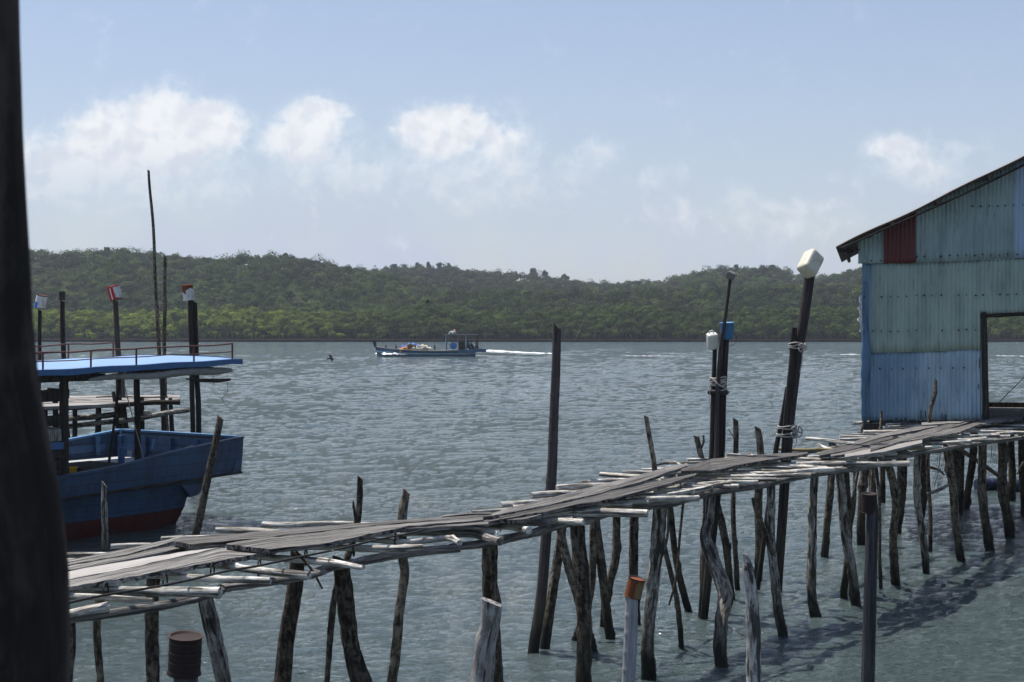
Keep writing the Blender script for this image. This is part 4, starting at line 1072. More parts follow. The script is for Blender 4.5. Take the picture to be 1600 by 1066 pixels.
roofl = prof([(1299, 388), (1326, 374), (1430, 318), (1550, 262), (1600, 240), (RIDGE, 143)])
def wtop(x):
    if x > RIDGE: x = 2 * RIDGE - x
    return float(roofl(x)) + 9
seam1 = prof([(1345, 412), (1430, 411), (1500, 409), (1600, 404), (2290, 380)])
seam2 = prof([(1350, 552), (1440, 550), (1540, 546)])
rb = random.Random(4)
def ragged(base, amp, sd):
    r_ = random.Random(sd); ph = [r_.uniform(0, 6) for _ in range(4)]
    return lambda x: base(x) + amp * (math.sin(x * .9 + ph[0]) + math.sin(x * .37 + ph[1]) + .6 * math.sin(x * 2.1 + ph[2]))
sheet('wall_panel', 'c_blue', lambda x: float(seam2(x)) - 2, ragged(lambda x: 657 - (x - 1350) * .004, .8, 1), 1349, 1482, 0.0)
sheet('wall_panel', 'c_blue', lambda x: float(seam2(x)) - 2, ragged(lambda x: 656.5 - (x - 1350) * .004, .8, 2), 1479, 1537, 0.012)
sheet('wall_panel', 'c_green', lambda x: float(seam1(x)) - 2, ragged(lambda x: float(seam2(x)), .4, 3), 1347, 1534, 0.025)
sheet('wall_panel', 'c_green', lambda x: float(seam1(x)) - 2, lambda x: 491.5 - (x - 1530) * .01, 1531, 1700, 0.037)
sheet('wall_panel', 'c_green', lambda x: float(seam1(x)) - 2, lambda x: 660, 1698, 2290, 0.025)
sheet('wall_panel', 'c_greenb', wtop, ragged(lambda x: float(seam1(x)), .35, 4), 1341, 1380, 0.050)
o = sheet('wall_panel', 'c_red', wtop, ragged(lambda x: float(seam1(x)), .35, 5), 1378, 1430.5, 0.063); o['label'] = 'dark red corrugated patch under the eave'
sheet('wall_panel', 'c_greenb', wtop, ragged(lambda x: float(seam1(x)), .35, 6), 1429, 1586, 0.050)
o = sheet('wall_panel', 'c_lblue', wtop, lambda x: float(seam1(x)) - 1, 1584, 1720, 0.063); o['label'] = 'light blue corrugated sheet beside the green ones'
sheet('wall_panel', 'c_greenb', wtop, lambda x: float(seam1(x)), 1718, 2290, 0.050)
# blue wrap round the left corner
b_ = MB(); vs = []; fs = []
n = 24
for j in range(n + 1):
    t_ = j / n; y = 440 + (658 - 440) * t_
    xr = 1357 - 4 * math.sin(t_ * 9) - (3 if y < 470 else 0); xl = 1347 - 3.5 * math.sin(max(0, t_ - .28) * 3.1) + (.7 * math.sin(j * 1.9)) + 2 * t_
    a = HP(xr, y, .05); m1 = HP(xl + 1.5, y, .058); m2 = HP(xl, y, .02); q = HP(xl + 1.5, y, -.35)
    vs += [a, m1, m2, q]
    if j: fs += [((j - 1) * 4 + k, (j - 1) * 4 + k + 1, j * 4 + k + 1, j * 4 + k) for k in range(3)]
b_.add(vs, fs, None, True); o = b_.build('corner_wrap', M['c_deep'], shed); md = o.modifiers.new('thick', 'SOLIDIFY'); md.thickness = .003
# ragged pale cloth
cloth = paint('ragged_cloth', (.85, .85, .85), (.5, .5, .5), .5, .9, 12, False)
b_ = MB(); rg = random.Random(9); vs = []; fs = []; NR, NC = 34, 7
for k in range(NR + 1):
    y0 = 462 + 58 * k / NR; sway = 2.2 * math.sin(k * .5) + 1.3 * math.sin(k * 1.3 + 1)
    wl = (3 + 3.0 * abs(math.sin(k * .33 + .4)) + rg.uniform(-.8, .8)) * (1 if k < NR - 3 else .5)
    for q in range(NC):
        u_ = q / (NC - 1); vs.append(HP(1347 - wl * u_ + sway * .4 * u_, y0 + rg.uniform(-.5, .5), .08 + .035 * math.sin(u_ * 9 + k * .6) + rg.uniform(-.008, .008)))
    if k: fs += [((k - 1) * NC + q, (k - 1) * NC + q + 1, k * NC + q + 1, k * NC + q) for q in range(NC - 1)]
b_.add(vs, fs, None, False)
b_.build('torn_cloth', cloth, shed)
# nail heads and rust holes
b_ = MB(); rg = random.Random(12)
for (xa, xb, y, st) in ((1352, 1600, 464, 13.2), (1352, 1532, 518, 13.2), (1374, 1532, 577, 19), (1432, 1600, 402, 13), (1520, 1600, 325, 13), (1362, 1378, 407, 14)):
    x = xa
    while x < xb:
        if rg.random() > .12:
            w = HP(x + rg.uniform(-1.5, 1.5), y - (x - 1350) * .018 + rg.uniform(-1, 1), .075); r0 = rg.uniform(.007, .014)
            b_.add([w + Vector((r0 * math.cos(a), -.002, r0 * 1.25 * math.sin(a))) for a in np.linspace(0, 5.5, 8)] + [w + Vector((r0 * math.cos(a), .03, r0 * 1.25 * math.sin(a))) for a in np.linspace(0, 5.5, 8)],
                   [tuple(range(8))] + [(q, (q + 1) % 8, 8 + (q + 1) % 8, 8 + q) for q in range(8)], None, False)
        x += st
b_.build('nail_heads', M['rubber'], shed)
# rust runs at the foot of the blue sheets
b_ = MB()
for x, y0, y1, w in ((1439, 641, 655, 1.3), (1446, 642, 654, 1.2), (1472, 645, 656, 1.3), (1478, 648, 657, 1.6), (1353, 652, 658, 3), (1400, 653, 657, 2), (1415, 653, 658, 2), (1529, 600, 608, 1), (1530, 560, 575, 1)):
    a, c_ = HP(x, y0, .03), HP(x, y1, .03); hw = w / 2 * a.y / F
    b_.box((a + c_) / 2, (hw * 2, .006, abs(a.z - c_.z)))
b_.build('rust_holes', M['rubber'], shed)
# door frame (posts, lintel), floor, side walls
b_ = MB(); b_.tube([HP(1537, 488, .06), HP(1539, 560, .06), HP(1540, 655, .06)], [.045, .05, .055], 10, .12, .05, jit=.01); b_.build('door_post', M['dark_wood'], shed)
b_ = MB(); b_.tube([HP(1532, 494, .045), HP(1600, 491, .045), HP(1702, 489, .045)], [.03, .03, .03], 8, .12, .08); b_.build('lintel', M['dark_wood'], shed)
b_ = MB(); b_.tube([HP(1702, 488, .06), HP(1702, 656, .06)], [.055, .055], 10, .12, .05); b_.build('door_post', M['dark_wood'], shed)
b_ = MB()
ax_ = (HP(1700, 600) - HP(1350, 600)).normalized(); ax_.z = 0; ax_.normalize(); bx_ = Vector((-ax_.y, ax_.x, 0))
A3 = Matrix((ax_, bx_, Vector((0, 0, 1)))).transposed()
L0 = HP(1352, 657); L0.z = 1.55
WID = (HP(2286, 600) - HP(1352, 600)).length; DEP = 5.2
def HL(a, d, z): return Vector((L0.x, L0.y, 0)) + ax_ * a + bx_ * d + Vector((0, 0, z))
for k in range(20):
    b_ = MB(); b_.box(HL(WID / 2, .16 + k * .262, 1.56 + random.uniform(-.006, .006)), (WID - .1, .25, .03), A3); b_.build('floor_board', M['plank'], shed)
b_ = MB(); b_.box(HL(WID / 2, DEP + .05, 1.60), (WID, .05, .14), A3); b_.build('kerb_board', M['dark_wood'], shed)
b_ = MB(); b_.box(HL(WID / 2, -.03, 1.50), (WID + .1, .09, .11), A3); b_.box(HL(WID / 2, DEP, 1.46), (WID, .09, .11), A3); b_.box(HL(WID / 2, DEP / 2, 1.46), (WID, .09, .11), A3)
b_.build('sill_beam', M['dark_wood'], shed)
def wallbox(name, a0, a1, d0, d1, z0, z1, mat='c_green'):
    n = max(2, int(max(abs(a1 - a0), abs(d1 - d0)) / .009)); vs = []
    for j in range(2):
        for i in range(n + 1):
            t_ = i / n; w_ = .01 * math.sin(2 * math.pi * t_ * max(abs(a1 - a0), abs(d1 - d0)) / .07)
            p_ = HL(a0 + (a1 - a0) * t_, d0 + (d1 - d0) * t_, z0 if j == 0 else (z1(t_) if callable(z1) else z1))
            p_ += (ax_ if a0 == a1 else bx_) * w_; vs.append(p_)
    b = MB(); b.add(vs, [(i, i + 1, n + 2 + i, n + 1 + i) for i in range(n)], None, True); o = b.build(name, M[mat], shed)
    md = o.modifiers.new('thick', 'SOLIDIFY'); md.thickness = .002
zle = HP(1345, wtop(1345)).z; zri = HP(RIDGE, wtop(RIDGE)).z
wallbox('side_wall', .04, .04, .05, DEP, 1.62, zle - .02, 'c_green'); wallbox('side_wall', WID - .04, WID - .04, .05, DEP, 1.62, zle - .02, 'c_green')
half = WID / 2
wallbox('back_wall', half + .6, WID - .05, DEP - .02, DEP - .02, 1.64, lambda t_: zri + (zle - zri) * ((half + .6 + t_ * (WID - .65 - half)) - half) / half - .03, 'c_green')
wallbox('back_wall', .05, half + .6, DEP - .02, DEP - .02, 3.55, lambda t_: (zle + (zri - zle) * (.05 + t_ * (half + .55)) / half - .03) if (.05 + t_ * (half + .55)) < half else zri + (zle - zri) * ((.05 + t_ * (half + .55)) - half) / half - .03, 'c_green')
for a_, d_ in ((half + .6, DEP - .08), (.12, DEP - .08), (.12, .1), (WID - .12, .1), (WID - .12, DEP - .08)):
    b_ = MB(); b_.tube([HL(a_, d_, 1.55), HL(a_, d_, zle + .1)], .05, 8, .1, .2); b_.build('wall_post', M['dark_wood'], shed)
# roof: two slopes of corrugated sheet with overhang, purlins poking out
def roofslope(side):
    z_e = HP(1299, 388).z; a_e = -.47; z_r = zri + .10; vs = []; nA = 40; nD = 300
    for i in range(nA + 1):
        t_ = i / nA
        a_ = a_e + (half - a_e) * t_; z_ = z_e + (z_r - z_e) * t_ + .018 * math.sin(t_ * 19) * (1 - t_) - .03 * math.sin(t_ * 3.14)
        if side: a_ = WID - a_
        for j in range(nD + 1):
            d_ = -.42 + (DEP + .84) * j / nD
            vs.append(HL(a_, d_, z_ + .012 * math.sin(2 * math.pi * d_ / .076)))
    b = MB(); b.add(vs, [(i * (nD + 1) + j, i * (nD + 1) + j + 1, (i + 1) * (nD + 1) + j + 1, (i + 1) * (nD + 1) + j) for i in range(nA) for j in range(nD)], None, True)
    o = b.build('roof', M['roofing'], shed); md = o.modifiers.new('thick', 'SOLIDIFY'); md.thickness = .008; md.offset = -1
    return o
rf = roofslope(0); roofslope(1)
z_e = HP(1299, 388).z; z_r = zri + .10
for a_ in (-.32, .06, .42, 1.12, 1.9, 2.7, 3.5, 4.3):
    t_ = (a_ + .47) / (half + .47)
    if t_ > 1: continue
    for sd in (0, 1):
        aa = a_ if sd == 0 else WID - a_
        zz = z_e + (z_r - z_e) * t_ - .065 - .03 * math.sin(t_ * 3.14)
        b_ = MB(); b_.tube([HL(aa, -.36 + .04 * math.sin(a_ * 9), zz), HL(aa, DEP + .3, zz)], .036, 8, .12, .3, seed=int(a_ * 10)); b_.build('purlin', M['post_mid'], rf)
b_ = MB(); b_.tube([HL(-.38, -.42, z_e - .02), HL(half * .5, -.42, (z_e + z_r) / 2 - .06), HL(half, -.42, z_r - .02)], [.02, .022, .022], 6, .1, .2); b_.build('verge_board', M['dark_wood'], rf)
b_ = MB(); rg = random.Random(3)
for k in range(7):
    a_ = -.44 + k * .05; b_.tube([HL(a_, -.3, z_e - .01), HL(a_ + .02, -.3, z_e - .05 - rg.uniform(0, .07)), HL(a_ + .05, -.28, z_e - .03)], [.02, .015, .006], 6, .5, .02)
b_.build('eave_scraps', M['dark_wood'], rf)
# stilts under the back of the shed
for a_ in (.3, 1.6, 2.9, 4.2, 5.5, 7, 8.5):
    for d_ in (1.8, 3.6, 5.0):
        p_ = HL(a_ + random.uniform(-.2, .2), d_, 0); b_ = MB()
        b_.tube([p_ + Vector((0, 0, 1.5)), p_ + Vector((random.uniform(-.06, .06), 0, .7)), p_ + Vector((random.uniform(-.12, .12), 0, -1))], [.05, .055, .06], 10, .12, .08, jit=.02); b_.build('stilt', M['post_dark'], shed)
# net hanging under the landing, blue drums afloat, line in the doorway
b_ = MB(); rg = random.Random(21)
for k in range(7):
    x = 1458 + k * 2.2 + rg.uniform(-1, 1)
    b_.tube([P(x + 8, 700 + rg.uniform(0, 8), 22.6), P(x + 5 + rg.uniform(-3, 3), 735, 22.6), P(x - 2 + rg.uniform(-3, 3), 765 + rg.uniform(-8, 12), 22.6)], .004, 5, 0, .05)
for k in range(6):
    y = 706 + k * 10
    b_.tube([P(1462 - k, y, 22.6), P(1470 - k, y + 3, 22.62), P(1478 - k * 1.3, y, 22.6)], .004, 5, 0, .05)
b_.build('net', M['rope'], loc=P(1466, 700, 22.6), label='torn grey net hanging from the landing beams beside the crooked stilt', cat='net')
b_ = MB()
for k in range(5):
    x = 1549 + k * 2.3
    b_.tube([P(x, 690, 23.5), P(x + rg.uniform(-2, 2), 710, 23.5), P(x + rg.uniform(-2, 2), 722 + k, 23.5)], .004, 5, 0, .05)
b_.build('net', M['rope'], loc=P(1553, 690, 23.5), label='frayed strands of net dangling under the deck by the shed door', cat='net')
drum_m = paint('drum_blue_plastic', (.008, .013, .04), (.006, .01, .02), .4, .4, 8, False)
for (px, py, lab) in ((1545, 762, 'dark blue plastic drum floating under the landing, nearer the camera'), (1592, 764, 'dark blue drum floating at the right edge beneath the shed')):
    c = G(px, py, WL + .05); b_ = MB()
    b_.lathe(c + Vector((-.27, 0, .04)), (1, .15, 0), [(.0005, 0), (.12, .0), (.15, .02), (.155, .05), (.15, .08), (.15, .19), (.157, .2), (.15, .21), (.15, .33), (.157, .34), (.15, .35), (.15, .48), (.12, .52), (.0005, .52)], 24)
    dr = b_.build('drum', drum_m, loc=c, label=lab, cat='drum', group='blue drums afloat under the shed')
b_ = MB(); b_.tube([P(1559, 630, 27), P(1575, 613, 27), P(1590, 600, 27), P(1606, 583, 27), P(1640, 560, 27)], .007, 5, 0, .2, jit=.03)
b_.build('line', M['rope_dark'], loc=P(1559, 630, 27), label='thin slack line rising across the shed doorway', cat='line')

# ------------------------------------------------------------------ landing stage behind the moored boat
st = empty('landing_stage', (-8, 31, 0), 'old plank landing stage on dark posts behind the moored boat', 'landing stage')
rows = [[(30, 619.5, 623), (150, 618.2, 621), (281, 617.2, 618.6)], [(30, 623.6, 627), (150, 621.5, 624.5), (281, 618.9, 620.4)], [(30, 627.5, 631.4), (150, 625, 628.4), (281, 620.6, 622)], [(30, 632, 636.5), (150, 629, 632.6), (281, 622.2, 623.6)]]
for i, r_ in enumerate(rows):
    b_ = MB(); b_.plank(r_, 1.62 + .004 * (i % 2), .06); b_.build('plank', M['plank_pale'], st)
for pts, w, Y, mt in [([(30, 640), (160, 634), (281, 628)], 8, 30.2, 'dark_wood'), ([(90, 657), (140, 652), (182, 646)], 9, 30.4, 'post_pale'), ([(90, 668), (150, 662), (209, 655), (240, 650), (296, 640)], 8, 30.9, 'post_pale'), ([(150, 621), (210, 620), (262, 620)], 2, 31, 'dark_wood')]:
    b_ = MB(); b_.tube([P(x, y, Y) for x, y in pts], w / 2 * Y / F, 10, .15, .08, jit=.02, knots=2); b_.build('beam', M[mt], st)
b_ = MB(); c = P(230, 648, 30.85); coil(b_, c, .07, .09, 4, .02, .012); b_.build('rope', M['rope'], st)
for pts, Y in [([(154, 630, 9), (153, 690, 10)], 31), ([(254, 587, 8), (255, 630, 8), (257, 690, 9)], 31.2), ([(266, 622, 6), (268, 650, 7), (270, 690, 8)], 31.2), ([(222, 620, 6), (223, 690, 7)], 31.1), ([(185, 590, 9), (187, 690, 9)], 31.5), ([(70, 640, 9), (72, 700, 9)], 30.5), ([(177, 612, 6), (183, 650, 6), (184, 690, 6)], 30.7), ([(86, 618, 9), (88, 690, 9)], 30.3), ([(117, 632, 8), (117, 650, 8)], 30.4)]:
    W3, rr, _ = post_pts(pts, Y); b_ = MB(); b_.tube(W3, rr, 10, .1, .08, jit=.01); b_.build('post', M['pole_black'], st)

# ------------------------------------------------------------------ moored boat: stern at the right, bow out of frame to the left
AV = Vector((-.58, -.816, 0)).normalized(); SV = Vector((-.816, .58, 0)).normalized()
T0 = Vector((-4.375, 25.0, 0))
KB = 3.5 / 3.2
def B(t, s, z): return (T0 + AV * t + SV * s) * KB + Vector((0, 0, z * KB + WL))
sheer = lambda t: float(np.interp(t, [0, .75, 1.44, 2.5, 3.8, 6, 8.5, 10.5], [1.325, 1.25, 1.187, 1.045, .955, .95, 1.2, 1.6]))
under = lambda t: float(np.interp(t, [0, .21, 1.4, 2.75, 3.68, 6, 8.5, 10.5], [.76, .75, .715, .68, .64, .62, .8, 1.1]))
BEAM = 3.05
def halfw(t): return BEAM / 2 * (1 if t < 4 else math.sqrt(max(.0004, 1 - ((t - 4) / 6.6) ** 2.2)))
def boat_paint(name, col, amt=.6, deep=(0.015, 0.03, 0.06)):
    m_, t, b = new_mat(name)
    pos = t.new('ShaderNodeTexCoord').outputs['Object']
    n1 = t.noise(t.vm('MULTIPLY', pos, (9, 9, 2.2)), 1.0, 7, .65); n2 = t.noise(pos, 1.6, 4, .5); n3 = t.noise(t.vm('MULTIPLY', pos, (40, 40, 12)), 1.0, 3, .6)
    c = t.mix(t.mr(n1, .42, .56, 0, amt), col, deep)
    c = t.mix(t.mr(n2, .4, .7, 0, .5), c, tuple(min(1, x * 1.5) for x in col))
    c = t.mix(t.mr(n3, .66, .74, 0, .6), c, (.16, .15, .13))
    z = t.new('ShaderNodeSeparateXYZ', inp={0: pos}).outputs[2]
    pl = t.m('PINGPONG', z, .09); c = t.mix(t.mr(pl, 0, .010, .9, 0), c, (.008, .012, .02))
    t.l.new(c, b.inputs['Base Color']); b.inputs['Roughness'].default_value = .55
    t.l.new(t.bump(t.m('ADD', n1, t.mr(pl, 0, .008, 0, 1.2)), .5, .008), b.inputs['Normal'])
    return m_
M['b_hull'] = boat_paint('worn_blue_hull', (0.020, 0.058, 0.125), .75)
M['b_in'] = boat_paint('blue_inboard', (0.035, 0.10, 0.21), .35)
M['b_rail'] = paint('blue_rail', (0.09, 0.21, 0.38), (.04, .1, .2), .5, .5, 8)
M['b_red'] = paint('red_antifouling', (0.075, 0.014, 0.012), (.03, .012, .012), .6, .7, 8)
M['b_deck'] = paint('grey_deck', (0.42, 0.43, 0.45), (.2, .2, .2), .6, .8, 5, False)
M['b_roof'] = paint('pale_blue_roof', (0.20, 0.32, 0.52), (.15, .23, .36), .5, .5, 3, False)
M['b_fascia'] = paint('mid_blue_shaded_fascia', (0.045, 0.12, 0.26), (.03, .07, .15), .5, .55, 6)  # darker than the roof: shade on the fascia's side is put into the blue
M['b_rustred'] = paint('rusty_red_pipe', (0.10, 0.035, 0.028), (.10, .08, .07), .7, .7, 15, False)
boat = empty('moored_boat', B(1, 1.5, 0), 'blue wooden fishing boat with a pale blue roof, moored stern towards us on the left', 'boat')
def loft(secs, close=False, smooth=False):
    n = len(secs[0]); vs = [p_ for s_ in secs for p_ in s_]
    fs = []
    for i in range(len(secs) - 1):
        for k in range(n if close else n - 1):
            k2 = (k + 1) % n; fs.append((i * n + k, i * n + k2, (i + 1) * n + k2, (i + 1) * n + k))
    return vs, fs
TS = list(np.linspace(0, 3.9, 14)) + list(np.linspace(4.2, 10.5, 22))
mid = BEAM / 2
b_ = MB()
th = .05
for sgn in (-1, 1):
    secs = []
    for t_ in TS:
        h_ = halfw(t_); zt, zb = sheer(t_), under(t_); fl = .10
        so, si = mid + sgn * h_, mid + sgn * (h_ - th if h_ > th else 0)
        lean = -.05 if sgn else 0
        secs.append([B(t_, so, zt), B(t_, mid + sgn * (h_ - .02), (zt + zb) / 2), B(t_, mid + sgn * (h_ - .05), zb), B(t_, mid + sgn * max(0, h_ - .05 - th), zb), B(t_, si, zt)])
    vs, fs = loft(secs, True); b_.add(vs, fs, [tuple(x) for x in vs], False)
# transom bulwark, raked in at the foot
tv = lambda s_, z_, o_: B(.0 + (sheer(0) - z_) * .28 + o_, s_, z_)
secs = [[tv(s_, sheer(0), 0), tv(s_, under(0), 0), tv(s_, under(0), .06), tv(s_, sheer(0), .06)] for s_ in np.linspace(0.02, BEAM - .02, 6)]
vs, fs = loft(secs, True); b_.add(vs, fs + [(0, 1, 2, 3), (20, 21, 22, 23)], [tuple(x) for x in vs], False)
# underside of the overhang
secs = [[B(t_, mid - halfw(t_) + .06, under(t_) + .01), B(t_, mid + halfw(t_) - .06, under(t_) + .01)] for t_ in TS[:]]
vs, fs = loft(secs); b_.add(vs, fs, [tuple(x) for x in vs], False)
b_.build('bulwark', M['b_hull'], boat)
# lower hull
b_ = MB(); r_ = MB()
TH = [.95, 1.05, 1.2, 1.5, 2, 2.6, 3.3, 4.2, 5.2, 6.2, 7.2, 8.2, 9.2, 10.0]
for sgn in (-1, 1):
    def ring(t_):
        h_ = halfw(t_); ins = .16; zt = under(t_)
        w0 = max(.03, h_ - ins); w1 = max(.03, (h_ - .36) * (1 if t_ < 5 else max(.05, 1 - (t_ - 5) / 6.0)))
        w1 *= .86 if t_ < 1.3 else 1
        return w0, w1, zt
    up, lo = [], []
    for t_ in TH:
        w0, w1, zt = ring(t_)
        tt = t_
        def rk(z_): return (max(0, .30 - z_) * .1 + (.22 * max(0, .75 - z_) if False else 0)) if t_ < 1.1 else 0
        pts_ = [(w0, zt), (w0 * .8 + w1 * .2, zt * .72 + .07), (w0 * .45 + w1 * .55, .27)]
        up.append([B(tt + rk(z_), mid + sgn * w_, z_) for w_, z_ in pts_])
        lo.append([B(tt + rk(.27), mid + sgn * (w0 * .45 + w1 * .55), .27), B(tt + rk(0), mid + sgn * w1, .0), B(tt + rk(-.4), mid + sgn * w1 * .5, -.5)])
    vs, fs = loft(up); b_.add(vs, fs, None, True)
    vs, fs = loft(lo); r_.add(vs, fs, None, True)
    # stern plate halves
    a_, c_ = up[0], lo[0]
    b_.add([a_[0], a_[1], a_[2], B(.95, mid, .27), B(.95, mid, a_[0].z)], [(0, 1, 2, 3, 4)], None, False)
    r_.add([c_[0], c_[1], c_[2], B(.98, mid, -.5), B(.95, mid, .27)], [(0, 1, 2, 3, 4)], None, False)
b_.build('hull', M['b_hull'], boat); r_.build('boot_top', M['b_red'], boat)
# skeg/rubbing block that sticks out under the overhang
b_ = MB(); z0 = under(1) - .02
vs = []
for s_ in (.16, .30):
    vs += [B(.62, s_, z0), B(.64, s_, z0 - .10), B(.86, s_, z0 - .24), B(.99, s_, z0 - .26), B(1.25, s_, z0)]
b_.add(vs, [(0, 1, 2, 3, 4), (9, 8, 7, 6, 5)] + [(k, (k + 1) % 5, 5 + (k + 1) % 5, 5 + k) for k in range(5)], None, False); b_.build('bracket', M['b_hull'], boat)
# rub strake
b_ = MB(); b_.tube([B(t_, mid - halfw(t_) + .035, under(t_) + .01) for t_ in TS[:30]], .022, 6, .05, .3); b_.build('rubbing_strake', M['dark_wood'], boat)
# cap rails
for sgn, nm in ((-1, 'near'), (1, 'far')):
    b_ = MB(); secs = []
    for t_ in TS:
        h_ = halfw(t_); z_ = sheer(t_)
        secs.append([B(t_, mid + sgn * (h_ + .02), z_), B(t_, mid + sgn * (h_ + .02), z_ + .035), B(t_, mid + sgn * max(0, h_ - .09), z_ + .035), B(t_, mid + sgn * max(0, h_ - .09), z_)])
    vs, fs = loft(secs, True); b_.add(vs, fs + [(0, 1, 2, 3)], None, False); b_.build('cap_rail', M['b_hull'] if sgn < 0 else M['b_rail'], boat)
b_ = MB(); b_.box(B(.03, mid, sheer(0) + .022), (.14, BEAM - .02, .035), Matrix((AV, SV, Vector((0, 0, 1)))).transposed()); b_.build('cap_rail', M['b_rail'], boat)
BM = Matrix((AV, SV, Vector((0, 0, 1)))).transposed()
# inner frames, inner lining, deck
b_ = MB()
for s_ in np.linspace(.3, 2.8, 5):
    b_ = MB(); b_.box(B(.17, s_, 1.09), (.06, .10, .38), BM); b_.build('frame', M['b_in'], boat)
for t_ in (.55, 1.25, 1.95, 2.65, 3.4):
    b_ = MB(); b_.box(B(t_, BEAM - .10, (sheer(t_) + .93) / 2), (.10, .06, sheer(t_) - .93), BM); b_.build('frame', M['b_in'], boat)
    b_ = MB(); b_.box(B(t_, .10, (sheer(t_) + .93) / 2 - .03), (.08, .05, sheer(t_) - .99), BM); b_.build('frame', M['b_in'], boat)
b_ = MB(); b_.box(B(.135, mid, 1.1), (.02, BEAM - .2, .40), BM); b_.box(B(2.0, BEAM - .065, 1.03), (3.6, .02, .2), BM); b_.build('inner_lining', M['b_in'], boat)
b_ = MB()
secs = [[B(t_, mid - halfw(t_) + .06, .90), B(t_, mid + halfw(t_) - .06, .90)] for t_ in TS if t_ < 10]
vs, fs = loft(secs); b_.add(vs, fs, None, False); b_.build('deck', M['b_deck'], boat)
b_ = MB(); b_.box(B(2.25, 1.1, .945), (1.5, 1.7, .07), BM); b_.build('hatch', M['dark_wood'], boat)
# deckhouse of boards
dh = MB()
a0, a1, s0_, s1_ = 3.15, 6.2, .42, 2.6
def wall_boards(b, ta, tb, sa, sb, zs, mi=0):
    for (z0_, z1_) in zs:
        if abs(ta - tb) < 1e-6: b.box(B(ta + random.uniform(-.01, .01), (sa + sb) / 2, (z0_ + z1_) / 2), (.025, abs(sb - sa) + random.uniform(-.05, .03), z1_ - z0_ - .008), BM, mi)
        else: b.box(B((ta + tb) / 2, sa + random.uniform(-.01, .01), (z0_ + z1_) / 2), (abs(tb - ta) + random.uniform(-.05, .03), .025, z1_ - z0_ - .008), BM, mi)
zs = [(.9, 1.06), (1.06, 1.2), (1.2, 1.34)]
wall_boards(dh, a0, a0, s0_, s1_, zs); wall_boards(dh, a0, a1, s0_, s0_, zs); wall_boards(dh, a0, a1, s1_, s1_, zs)
dh.build('deckhouse_wall', M['dark_wood'], boat)
dh = MB(); wall_boards(dh, a0 - .012, a0 - .012, s0_ - .02, s1_, [(1.34, 1.46)]); wall_boards(dh, a0, a1, s0_ - .012, s0_ - .012, [(1.34, 1.46)]); dh.build('deckhouse_trim', M['b_fascia'], boat)
dh = MB(); wall_boards(dh, a0, a0, s0_, s0_ + .9, [(1.46, 1.66)]); wall_boards(dh, a0, a1, s0_, s0_, [(1.46, 1.66)]); dh.build('deckhouse_board', M['beam'], boat)
dh = MB(); wall_boards(dh, a0, a0, s0_ - .02, s0_ + .35, [(1.68, 1.86)]); wall_boards(dh, a0, a1, s0_, s0_, [(1.68, 1.86), (2.04, 2.24)]); wall_boards(dh, a0, a0, s0_, s0_ + .5, [(2.08, 2.24)]); dh.build('deckhouse_board', M['dark_wood'], boat)
for t_, s_ in ((3.2, .47), (3.2, 2.55), (6.1, .47), (6.1, 2.55), (3.35, 1.1)):
    dh = MB(); dh.box(B(t_, s_, 1.72), (.10, .10, 1.62), BM); dh.build('house_post', M['dark_wood'], boat)
dh = MB(); dh.box(B(3.9, .5, 2.40), (2.6, .5, .13), BM); dh.build('roof_beam', M['dark_wood'], boat)
# roof
rz = lambda t_, s_: 2.615 - .022 * t_ + .05 * math.sin(math.pi * min(1, max(0, s_ / BEAM))) + .006 * math.sin(t_ * 5 + s_ * 3)
b_ = MB(); vs = []; nt, ns = 30, 14
for i in range(nt + 1):
    for j in range(ns + 1):
        t_ = .12 + 7.2 * i / nt; s_ = -.02 + (BEAM + .04) * j / ns
        vs.append(B(t_, s_, rz(t_, s_)))
fs = [(i * (ns + 1) + j, i * (ns + 1) + j + 1, (i + 1) * (ns + 1) + j + 1, (i + 1) * (ns + 1) + j) for i in range(nt) for j in range(ns)]
b_.add(vs, fs, None, True); rf = b_.build('roof', M['b_roof'], boat); md = rf.modifiers.new('thick', 'SOLIDIFY'); md.thickness = .03; md.offset = -1
b_ = MB(); secs = []
for i in range(nt + 1):
    t_ = .09 + 7.25 * i / nt; z_ = rz(t_, 0) + .004; w_ = .006 * math.sin(i * 1.7)
    secs.append([B(t_, -.055, z_), B(t_, -.02, z_ + .004), B(t_, -.02, z_ - .085 + w_), B(t_, -.055, z_ - .085 + w_)])
vs, fs = loft(secs, True); b_.add(vs, fs + [(0, 1, 2, 3)], None, False)
secs = [[B(.065, s_, rz(0, s_) + .003), B(.1, s_, rz(0, s_) + .005), B(.1, s_, rz(0, s_) - .085), B(.065, s_, rz(0, s_) - .085)] for s_ in np.linspace(-.055, BEAM + .05, 16)]
vs, fs = loft(secs, True); b_.add(vs, fs + [(0, 1, 2, 3)], None, False)
secs = [[B(t_, BEAM + .05, rz(t_, BEAM) + .003), B(t_, BEAM + .02, rz(t_, BEAM) + .004), B(t_, BEAM + .02, rz(t_, BEAM) - .12), B(t_, BEAM + .05, rz(t_, BEAM) - .12)] for t_ in np.linspace(0, 7.2, 16)]
vs, fs = loft(secs, True); b_.add(vs, fs, None, False)
b_.build('fascia', M['b_fascia'], rf)
b_ = MB()
for s_ in (.5, 1.5, 2.5): b_.box(B(3.6, s_, rz(3, s_) - .09), (7.0, .06, .08), BM)
for t_ in (.5, 1.6, 2.7, 3.8): b_.box(B(t_, mid, rz(t_, 0) - .14), (.06, BEAM - .1, .06), BM)
b_.build('rafters', M['dark_wood'], rf)
tarp = paint('grey_rolled_tarp', (.24, .24, .225), (.11, .11, .1), .6, .9, 7, False, .4)
